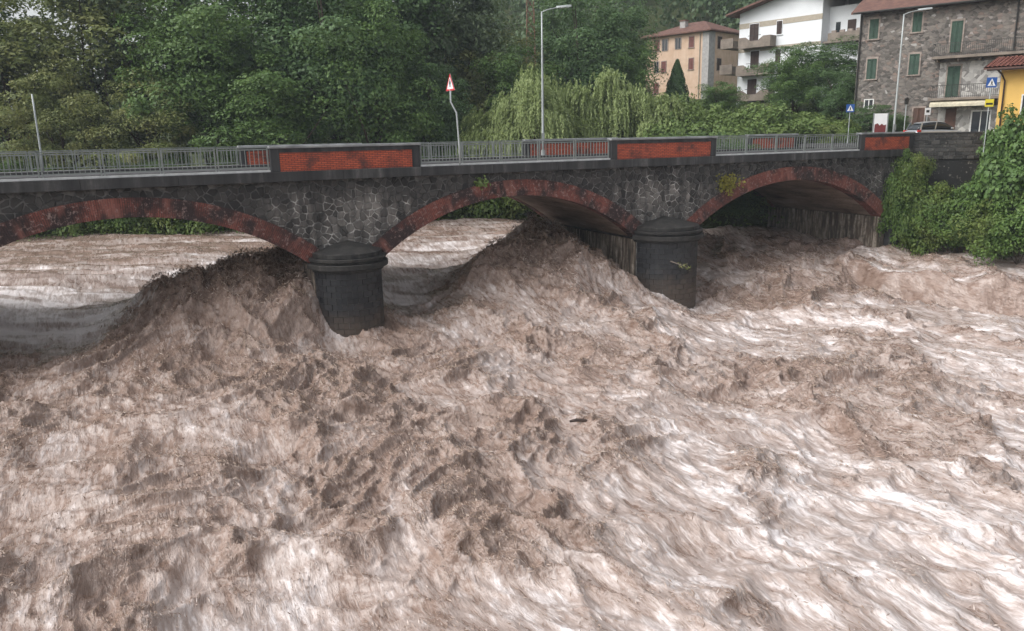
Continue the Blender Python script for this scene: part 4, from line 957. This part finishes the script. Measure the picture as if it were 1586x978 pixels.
def crown_cloud(R, ncl, nl, cr, zmin=-.75, flat=.7):
    cc = clumps(R, ncl, zmin); n = len(cc)
    rad = cr*(.6+.8*NR.random(n)); k = np.repeat(np.arange(n), nl)
    d = unit(NR.normal(size=(len(k), 3)) + np.array([0, 0, .6])); q = (.45+.55*NR.random(len(k))**.5)[:, None]
    C = cc[k] + d*q*rad[k][:, None]*np.array([1, 1, flat]) + NR.normal(size=(len(k), 3))*.08
    N = d*.8 + unit(cc[k]/np.array(R))*.35 + np.array([0, 0, .45]) + NR.normal(size=(len(k), 3))*.55
    return C, N, cc
def trunk_mb(cc, zbase, r0, nb=9, lean=0.0):
    mb = MB(); top = cc[:, 2].max()*.6
    sp = [np.array([lean*k*.3 + .12*math.sin(k*2.1+r0*9), .1*math.cos(k*1.7), zbase+(top-zbase)*k/5]) for k in range(6)]
    mb.tube(sp, [r0*(1-.16*k) for k in range(6)], 8)
    pick = NR.permutation(len(cc))[:nb]
    for i in pick:
        a = sp[int(NR.integers(1, 5))]; e = cc[i]; m = (a+e)/2 + np.array([0, 0, .35]) + NR.normal(size=3)*.2
        mb.tube([a, m, e], [r0*.42, r0*.26, r0*.07], 5)
    return mb
PROTO = {}
def proto(key, mat, R, ncl, nl, cr, leaf, hz, r0, zmin=-.75, nb=10, flat=.7, aspect=.55):
    C, N, cc = crown_cloud(R, ncl, nl, cr, zmin, flat); C = C+[0, 0, hz]; cc = cc+[0, 0, hz]
    sz = leaf*(.6+.8*NR.random(len(C)))
    PROTO[key] = (leaf_mesh('crown', C, N, sz, mat, aspect), trunk_mb(cc, -1.0, r0, nb).mesh('trunk', MATS['bark'], True))
# unit trees about 16 m tall (R = crown radii, hz = crown centre height)
proto('ash', 'leaf_ash', (4.6,4.6,7.0), 95, 270, 1.45, .28, 8.3, .32, flat=.6, aspect=.42)
proto('ash_thin', 'leaf_ash', (4.2,4.2,6.6), 80, 220, 1.2, .28, 9.2, .28, flat=.6, aspect=.42)
proto('green', 'leaf_green', (4.6,4.4,7.2), 105, 290, 1.5, .26, 8.2, .34)
proto('dark', 'leaf_dark', (4.8,4.6,7.4), 105, 290, 1.5, .27, 8.4, .36)
proto('gray', 'leaf_gray', (4.6,4.6,6.8), 110, 200, 1.2, .28, 9.2, .3)
proto('bush', 'leaf_bush', (2.6,2.4,1.7), 60, 120, .7, .24, 1.3, .08, zmin=-.6, nb=8)
proto('ivybush', 'leaf_ivy', (2.2,2.0,1.6), 55, 190, .65, .18, 1.2, .07, zmin=-.6, nb=8)
proto('fig', 'leaf_green', (2.4,2.2,2.2), 70, 90, .75, .34, 1.9, .1, zmin=-.8, nb=8, aspect=.8)
def put_tree(kind, px, Yd, top, width, label, group, name='tree', cat='tree', zb=None, rz=None):
    """base at pixel column px and distance Yd; crown top at pixel row top; width = crown width in pixels"""
    p = aty(px, 215, Yd); zb = gz(p[0], p[1]) if zb is None else zb
    cm, tm_ = PROTO[kind]; H = aty(px, top, Yd)[2]-zb
    co = np.empty(len(cm.vertices)*3, np.float32); cm.vertices.foreach_get('co', co); zz = co[2::111]; xx = co[0::111]
    sz = H/np.quantile(zz, .995); sx = (width/FPX*Yd)/(np.quantile(xx, .985)-np.quantile(xx, .015))
    e = empty(name, (p[0], p[1], zb)); tag(e, label, cat, group); e.rotation_euler = (0, 0, NR.random()*6.28 if rz is None else rz)
    inst('trunk', tm_, e, sc=(sx, sx, sz)); inst('crown', cm, e, sc=(sx, sx, sz)); return e
WOOD = 'trees along the far river bank'
for k, px, Yd, top, wd, lb in [
  ('ash', 20, 70, -50, 230, 'olive ash tree with thin feathery top at the wood end by the bare pole'),
  ('ash_thin', 150, 73, -70, 240, 'brownish olive ash tree with open branches behind the bare pole'),
  ('ash', 95, 66, 95, 150, 'low yellowing ash tree directly behind the bare pole'),
  ('gray', 235, 78, -90, 230, 'tall grey green tree with sky showing through its top'),
  ('ash', 230, 67, 110, 150, 'short yellowish tree with rusty leaves above the left railing'),
  ('green', 325, 70, -20, 190, 'bright green leafy tree between the ash trees and the dark trees'),
  ('dark', 430, 76, -120, 230, 'tall dark green tree behind the brick parapet'),
  ('green', 425, 68, 90, 170, 'low mid green tree just behind the brick parapet'),
  ('dark', 520, 72, -60, 200, 'dark green dense tree above the middle of the brick parapet'),
  ('green', 585, 70, 10, 150, 'rounded green tree at the right edge of the dark group'),
  ('dark', 590, 82, -140, 210, 'very tall dark tree rising behind the rounded green tree'),
  ('gray', 690, 84, -90, 160, 'grey green tree with dark bare limbs behind the warning sign'),
  ('dark', 665, 74, 90, 120, 'small dark tree beside the warning sign pole'),
  ('ash', 755, 86, 30, 170, 'brownish green tree between the warning sign and the street lamp'),
  ('green', 800, 80, 75, 110, 'pale green young tree behind the big willow'),
  ('dark', 900, 88, -15, 140, 'large dark tree behind the street lamp and willows'),
  ('dark', 950, 92, 0, 120, 'large dark tree next to the orange house'),
  ('green', 968, 86, 65, 80, 'small green tree in front of the orange house corner'),
  ('dark', -60, 74, -60, 200, 'dark tree at the far end of the wood beyond the pole')]:
    put_tree(k, px, Yd, top, wd, lb, WOOD)
# willows
def willow(px, Yd, top, width, label, seed, bottom=225):
    p = aty(px, 215, Yd); zb = gz(p[0], p[1]); H = aty(px, top, Yd)[2]-zb; Rw = width/FPX*Yd/2
    e = empty('willow_tree', (p[0], p[1], zb)); tag(e, label, 'tree', 'pale willows behind the bridge')
    ncl = int(70*Rw/4); d = unit(NR.normal(size=(ncl*3, 3))); d = d[d[:, 2] > -.15][:ncl]
    rr = (.45+.55*NR.random(ncl)**.5)*(1+.2*np.sin(d[:, 0]*5+seed))
    heads = d*rr[:, None]*np.array([Rw, Rw*.9, H*.42]) + [0, 0, H*.56]
    Cs, Ns, Hs, Sz = [], [], [], []
    for h in heads:
        for q in range(int(26)):
            out = unit(np.array([h[0], h[1], 0])+NR.normal(size=3)*.8); out[2] = 0
            L = NR.uniform(1.2, 3.4); m = int(L/.085); kx = np.linspace(0, 1, m)[:, None]
            st_ = h + NR.normal(size=3)*np.array([.45,.45,.3])
            Pp = st_ + out*(.55*np.sin(kx*1.5)) + np.array([0, 0, 1])*(.25*np.sin(kx*3)-L*kx**1.3) + NR.normal(size=(m, 3))*.05
            Cs.append(Pp); Sz.append(.28*(.6+.7*NR.random(m))); Ns.append(out*1.0+np.array([0,0,.5])+NR.normal(size=(m, 3))*.6); Hs.append(np.tile([0,0,-1.0], (m, 1))+out*.25+NR.normal(size=(m, 3))*.3)
    C = np.concatenate(Cs); C = C[:, :]; keep = C[:, 2] > .3
    m_ = leaf_mesh('crown', C[keep], np.concatenate(Ns)[keep], np.concatenate(Sz)[keep], 'leaf_willow', .36, np.concatenate(Hs)[keep])
    inst('trunk', trunk_mb(heads, -1, .28, 14).mesh('trunk', MATS['bark'], True), e); inst('crown', m_, e)
willow(820, 70.5, 112, 165, 'large pale willow drooping behind the street lamp', 1)
willow(893, 73, 135, 90, 'low rounded willow between the two taller willows', 2)
willow(955, 74, 112, 85, 'upright pale willow close to the dark trees beside the orange house', 3)
willow(1010, 73, 140, 75, 'short bluish willow in front of the orange house', 4)
# conifer-like dark cypress
def conifer(px, Yd, top, bottom, width, label):
    p = aty(px, bottom, Yd); H = aty(px, top, Yd)[2]-p[2]; Rw = width/FPX*Yd/2
    e = empty('conifer_tree', tuple(p)); tag(e, label, 'tree')
    n = 11000; z = NR.random(n)**1.25; an = NR.random(n)*6.283; rad = Rw*(1-z)**.8*(.55+.5*NR.random(n)**.4)*(1+.15*np.sin(an*5+z*22))+.05
    C = np.stack([rad*np.cos(an), rad*np.sin(an), z*H], -1); N = np.stack([np.cos(an), np.sin(an), .6+0*an], -1)+NR.normal(size=(n, 3))*.5
    inst('crown', leaf_mesh('crown', C, N, .3*(.6+.7*NR.random(n)), 'leaf_dark', .4), e)
    MB().tube([(0,0,-3),(0,0,H*.5),(0,0,H*.9)], [.22,.14,.04], 7).build('trunk', MATS['bark'], e)
conifer(1047, 92, 93, 170, 42, 'small dark cone shaped tree in front of the orange house')
# trees and shrubs around the houses
TOWN = 'trees and bushes between bridge and houses'
for k, px, Yd, top, wd, lb, nm, ct in [
  ('dark', 1262, 82, 60, 130, 'broad dark tree covering the lower white house', 'tree', 'tree'),
  ('green', 1225, 79, 82, 75, 'slimmer green tree against the white house balconies', 'tree', 'tree'),
  ('dark', 1300, 75, 105, 70, 'dark tree beside the stone house corner pipe', 'tree', 'tree'),
  ('green', 1113, 84, 128, 70, 'round dark green shrub below the white house balcony', 'shrub', 'bush'),
  ('bush', 1075, 76, 150, 90, 'pale bush beside the conifer and the short willow', 'bush', 'bush'),
  ('bush', 1150, 74, 163, 100, 'light green bush below the white house', 'bush', 'bush'),
  ('bush', 1205, 71, 166, 110, 'arching bright bush in the middle of the hedge', 'bush', 'bush'),
  ('bush', 1262, 69, 176, 100, 'bright green bush mound beside the small blue sign', 'bush', 'bush'),
  ('bush', 1110, 71, 180, 110, 'low bush above the second brick panel', 'bush', 'bush'),
  ('bush', 1040, 72, 172, 100, 'low loose bush under the short willow', 'bush', 'bush'),
  ('ivybush', 1300, 66, 186, 60, 'small bush hugging the end of the far railing', 'bush', 'bush'),
  ('dark', 1350, 66.5, 160, 55, 'dark shrub beside the poster board', 'shrub', 'bush'),
  ('dark', 1388, 66.5, 176, 40, 'small dark shrub between poster board and lamp', 'shrub', 'bush')]:
    put_tree(k, px, Yd, top, wd, lb, TOWN, nm, ct)
# shrubs on the far bank seen through the arches and over the deck
SHR = 'shrubs along the far water edge'
for i in range(30):
    px = -40 + i*41 + NR.uniform(-12, 12)
    if px > 1160: break
    k = np.interp(px, [-40, 390, 700, 800, 1000, 1110, 1180], [62.5, 64.5, 70.5, 71, 67, 64, 60]); p = aty(px, 300, k)
    put_tree(['bush', 'ivybush', 'green', 'ivybush'][i % 4], px, k+1.2, [262, 285, 240, 270][i % 4]-20*(px > 500), NR.uniform(75, 110), '%s shrub at the far water edge, %s' % (['bright leafy', 'ivy green', 'tall dense green', 'ivy green'][i % 4], 'through the left arch' if px < 470 else 'behind the middle arch' if px < 960 else 'near the last arch'), SHR, 'shrub', 'bush', zb=2.0)
for s__, t__, zt_, wd_ in ((24.5, 12.2, 8.4, 110), (22.2, 12.5, 6, 90), (26.5, 12.4, 8.2, 90), (23, 13.5, 8.5, 110)):
    b_ = B(s__, t__); q_ = put_tree('dark', CX+FPX*(b_[0]/b_[1])*.97, b_[1], 215, wd_, '%s dark shrub hanging down the bank behind the last arch' % ('tall' if zt_ > 8.3 else 'low' if zt_ < 7 else 'slim'), 'shrubs behind the last arch', 'shrub', 'bush', zb=1.6)
    q_.location = (b_[0], b_[1], 1.6)
# fig bush and bank bushes at the right
RB = 'bushes on the river bank beside the bridge end'
for k, px, Yd, top, wd, zb_, lb in [('fig', 1566, 50.0, 170, 70, 6.0, 'broad leaved fig bush in front of the yellow house'), ('fig', 1600, 48.5, 165, 90, 5.5, 'large fig bush spreading under the yellow wall'),
   ('fig', 1548, 50.0, 205, 60, 5.0, 'fig bush hanging over the end of the black parapet'), ('fig', 1575, 48.6, 225, 90, 4.0, 'lower fig bush on the bank below the yellow house'),
   ('ivybush', 1415, 53.6, 232, 55, 4.6, 'ivy clad shrub climbing the bridge corner'), ('ivybush', 1398, 53.5, 262, 50, 2.6, 'yellow green shrub against the bridge end wall'), ('ivybush', 1440, 52.9, 275, 80, 2.4, 'ivy mound below the black parapet'),
   ('ivybush', 1500, 51.4, 285, 90, 2.2, 'leafy mound in the middle of the overgrown bank'), ('ivybush', 1560, 49.2, 285, 100, 2.2, 'dense leafy mound near the water on the bank'), ('ivybush', 1620, 47, 280, 110, 2.2, 'leafy mound at the outer end of the bank'),
   ('ivybush', 1410, 53.2, 310, 60, 1.0, 'hanging shrub at the water beside the abutment'), ('ivybush', 1465, 51.9, 325, 80, 1.0, 'low ivy growth at the foot of the bank'), ('ivybush', 1540, 48.7, 325, 100, 1.3, 'low leafy growth touching the flood water'), ('ivybush', 1600, 46.4, 320, 110, 1.5, 'outer low growth dipping into the flood water')]:
    put_tree(k, px, Yd, top, wd, lb, RB, 'bush', 'bush', zb=zb_)
# ground cover over the right bank
n = 26000; x = NR.uniform(29, 56, n); y = NR.uniform(36, 57, n); d = rivdist(x, y); k = (d > -.3) & (d < 6); x, y = x[k], y[k]
z = ground_z(x, y); kk_ = (z < 8.1) & ~(((x-BO[0])*BN[0]+(y-BO[1])*BN[1] > -.1) & ((x-BO[0])*BE[0]+(y-BO[1])*BE[1] < 31.5)); x, y, z = x[kk_], y[kk_], z[kk_]
C = np.stack([x, y, z+NR.random(len(x))*.55], -1); N = NR.normal(size=C.shape)*.6 + np.array([-.5, -.6, .7])
o = inst('bank_undergrowth', leaf_mesh('bank_undergrowth', C, N, .26*(.6+.8*NR.random(len(C))), 'leaf_ivy'))
tag(o, 'thick green undergrowth covering the steep bank beside the bridge', 'undergrowth', kind='stuff')
# under-storey along the far bank
n = 60000; x = NR.uniform(-75, 24, n); y = NR.uniform(60, 84, n); d = rivdist(x, y); k = (d > -.2) & (d < 13); x, y, d = x[k], y[k], d[k]
z = ground_z(x, y); C = np.stack([x, y, z+NR.random(len(x))**1.5*1.6], -1); N = NR.normal(size=C.shape)*.7+np.array([0, -.5, .7])
o = inst('bank_undergrowth', leaf_mesh('bank_undergrowth', C, N, .34*(.6+.8*NR.random(len(C))), 'leaf_bush'))
tag(o, 'low green undergrowth along the far river bank under the trees', 'undergrowth', kind='stuff')
# wooded hill far behind
hx, hy = [], []
Cs, Ns, Ss = [], [], []
for i in range(460):
    x = NR.uniform(-110, 150) if i % 3 == 0 else NR.uniform(-8, 85); y = NR.uniform(116, 250)
    if (16 < x < 37.5 and y < 133) or (16 < x < 46 and y < 112): continue
    z = gz(x, y); r = NR.uniform(3, 5); hgt = NR.uniform(7, 13); m = 320
    dd = unit(NR.normal(size=(m, 3))+[0, -.25, .3]); q = (.7+.3*NR.random(m))*(1+.25*np.sin(dd[:, 0]*6+i)*np.cos(dd[:, 2]*5))
    Cs.append(np.array([x, y, z+hgt*.6]) + dd*q[:, None]*np.array([r, r, hgt*.55])); Ns.append(dd+NR.normal(size=(m, 3))*.5+[0, 0, .3]); Ss.append(np.full(m, .8)*(.6+.8*NR.random(m)))
o = inst('hill_forest', leaf_mesh('hill_forest', np.concatenate(Cs), np.concatenate(Ns), np.concatenate(Ss), 'leaf_forest', .7))
tag(o, 'hazy dark green forest covering the hill behind the houses', 'forest', kind='stuff')
# lattice mast
p = aty(822, 60, 112.0); e = empty('lattice_mast', (p[0], p[1], gz(p[0], p[1]))); tag(e, 'rusty brown lattice mast rising out of the trees behind the lamp', 'mast')
Hm = aty(822, -60, 112.0)[2]-gz(p[0], p[1]); plain('rust', (.16,.085,.06), .9, .2)
wdt = lambda z: 1.5 - .8*z/Hm
for sx_, sy_ in ((-1,-1),(1,-1),(1,1),(-1,1)): MB().tube([(sx_*wdt(0)*.5, sy_*wdt(0)*.5, 0), (sx_*wdt(Hm)*.5, sy_*wdt(Hm)*.5, Hm)], .07, 4).build('leg', MATS['rust'], e)
br_ = MB(); z = 0
while z < Hm-1.2:
    a, b = wdt(z)*.5, wdt(z+1.3)*.5
    for p0_, p1_ in (((-a,-a),(b,-b)), ((a,-a),(b,b)), ((a,a),(-b,b)), ((-a,a),(-b,-b)), ((-a,-a),(-b,b)), ((a,-a),(-b,-b))): br_.tube([(p0_[0],p0_[1],z),(p1_[0],p1_[1],z+1.3)], .04, 4)
    z += 1.3
br_.build('bracing', MATS['rust'], e)
# plants rooted in the bridge, drifting branches
def sprig(s, t, z, n, r, mat, label, name='wall_plant'):
    b = B(s, t, z); e = empty(name, tuple(b)); tag(e, label, 'plant')
    C = NR.normal(size=(n, 3))*np.array([r, r*.35, r*.7]); C[:, 1] = -np.abs(C[:, 1]); N = NR.normal(size=(n, 3))*.6+[.2, -1, .4]
    a = inst('foliage', leaf_mesh('foliage', C, N, .17*(.6+.8*NR.random(n)), mat), e)
    mb = MB()
    for q in range(5): c = C[int(NR.integers(n))]; mb.tube([(0, .25, -r*.4), c*.5, c], [.02, .015, .005], 4)
    mb.build('stem', MATS['bark'], e)
s_a, z_a = face(1122, 284); sprig(s_a, -.15, z_a, 420, .33, 'leaf_yellow', 'yellow flowering plant growing out of the stones above the last arch')
s_a, z_a = face(743, 284); sprig(s_a, -.12, z_a, 90, .18, 'leaf_bush', 'small green plant on the wall above the middle arch')
s_a, z_a = face(1052, 410, -1.98); b = B(s_a, -2.03, z_a); e = empty('stranded_branch', tuple(b)); tag(e, 'pale leafy twig caught on the front of the round pier', 'branch')
MB().tube([(-.55,-.02,.22),(-.2,-.06,.08),(.2,-.08,-.05),(.5,-.06,-.22)], [.035,.03,.02,.01], 5).tube([(-.1,-.06,.05),(.15,-.12,-.2)], .015, 4).tube([(.1,-.08,-.02),(.4,-.12,.06)], .012, 4).build('stem', MATS['stone_frame'], e)
C = np.stack([NR.uniform(-.1, .6, 60), NR.uniform(-.16, -.03, 60), NR.normal(size=60)*.07], -1); C[:, 2] -= C[:, 0]*.35; inst('leaves', leaf_mesh('leaves', C, NR.normal(size=(60, 3))+[0,-1,.3], .12*(.6+.8*NR.random(60)), 'leaf_ash'), e)
def wz(p):
    _, _, bs, h_, *_r = water_fields(np.array([[p[0]]]), np.array([[p[1]]])); return float(bs[0, 0]+h_[0, 0])
p = atz(900, 667, .1); e = empty('drift_log', (p[0], p[1], wz(p)+.03)); tag(e, 'dark short log floating in the foaming water', 'log')
MB().tube([(-.36,.05,.0),(-.15,.02,.05),(.1,-.02,.05),(.38,-.06,.01)], [.04,.055,.05,.03], 7).build('log', MATS['driftwood'], e, smooth=True)
MB().tube([(.05,0,.06),(.12,.06,.16)], [.02,.008], 5).build('stub', MATS['driftwood'], e)

# ------------------------------------------------------------------ torn spray on the crests (too many to count)
n = 560000
yy = 9 + 44*NR.random(n)**1.15; xx = (NR.random(n)*2-1)*(yy*.72+3)
s2_, t2_, b2_, h2_, f2_, c2_, k2_, _br = water_fields(xx, yy)
pil = np.clip((b2_-1.6)/1.4, 0, 1)*sstep(13, 9, t2_)*sstep(-4, 0, t2_)
keep = (NR.random(n) < np.clip((c2_-.12)*1.4, 0, 1)*.6*k2_ + .7*pil*k2_) & (np.abs(s2_-10.05) > 2.1*(t2_ > -2)) & (np.abs(s2_+8.8) > 1.75*(t2_ > -2)) & (rivdist(xx, yy) < -.4)
xx, yy, b2_, h2_, pil, c2_, f2_ = [q[keep] for q in (xx, yy, b2_, h2_, pil, c2_, f2_)]
nk = len(xx); zz = b2_ + h2_ + pil*.2 + np.abs(NR.normal(size=nk))*(.02+.13*pil) + .0
dr = .5*h2_; C = np.stack([xx-BN[0]*dr, yy-BN[1]*dr, zz], -1)
flow = np.tile(-BN, (nk, 1)) + NR.normal(size=(nk, 3))*np.array([.4, .4, .4]); N = NR.normal(size=(nk, 3))*.55+np.array([0, -.35, .8])
V, Q = leaf_quads(C, N, (.045+.0036*yy)*(.5+NR.random(nk)**2*1.2), .18, flow)
rr = np.clip(NR.random(nk)*.75 + .45*(f2_-.2), 0, 1)
o = inst('spray', npmesh('spray', V, Q, MATS['spray_water'], {'rnd': ('FACE', rr)}, smooth=False)); print('spray', nk)
tag(o, 'torn muddy spray flying off the wave crests', 'spray', kind='stuff')
# ------------------------------------------------------------------ damp air
t = NT('haze'); pv = t.n('ShaderNodeVolumePrincipled'); pv.inputs['Color'].default_value = (.80, .90, 1.0, 1); pv.inputs['Density'].default_value = .00045
t.l(pv.outputs[0], t.out.inputs['Volume'])
hz_ = MB().box(-240, 260, -60, 320, -8, 110).build('haze', t.m); tag(hz_, 'thin damp haze over the river and the wooded hill', 'haze', kind='stuff')
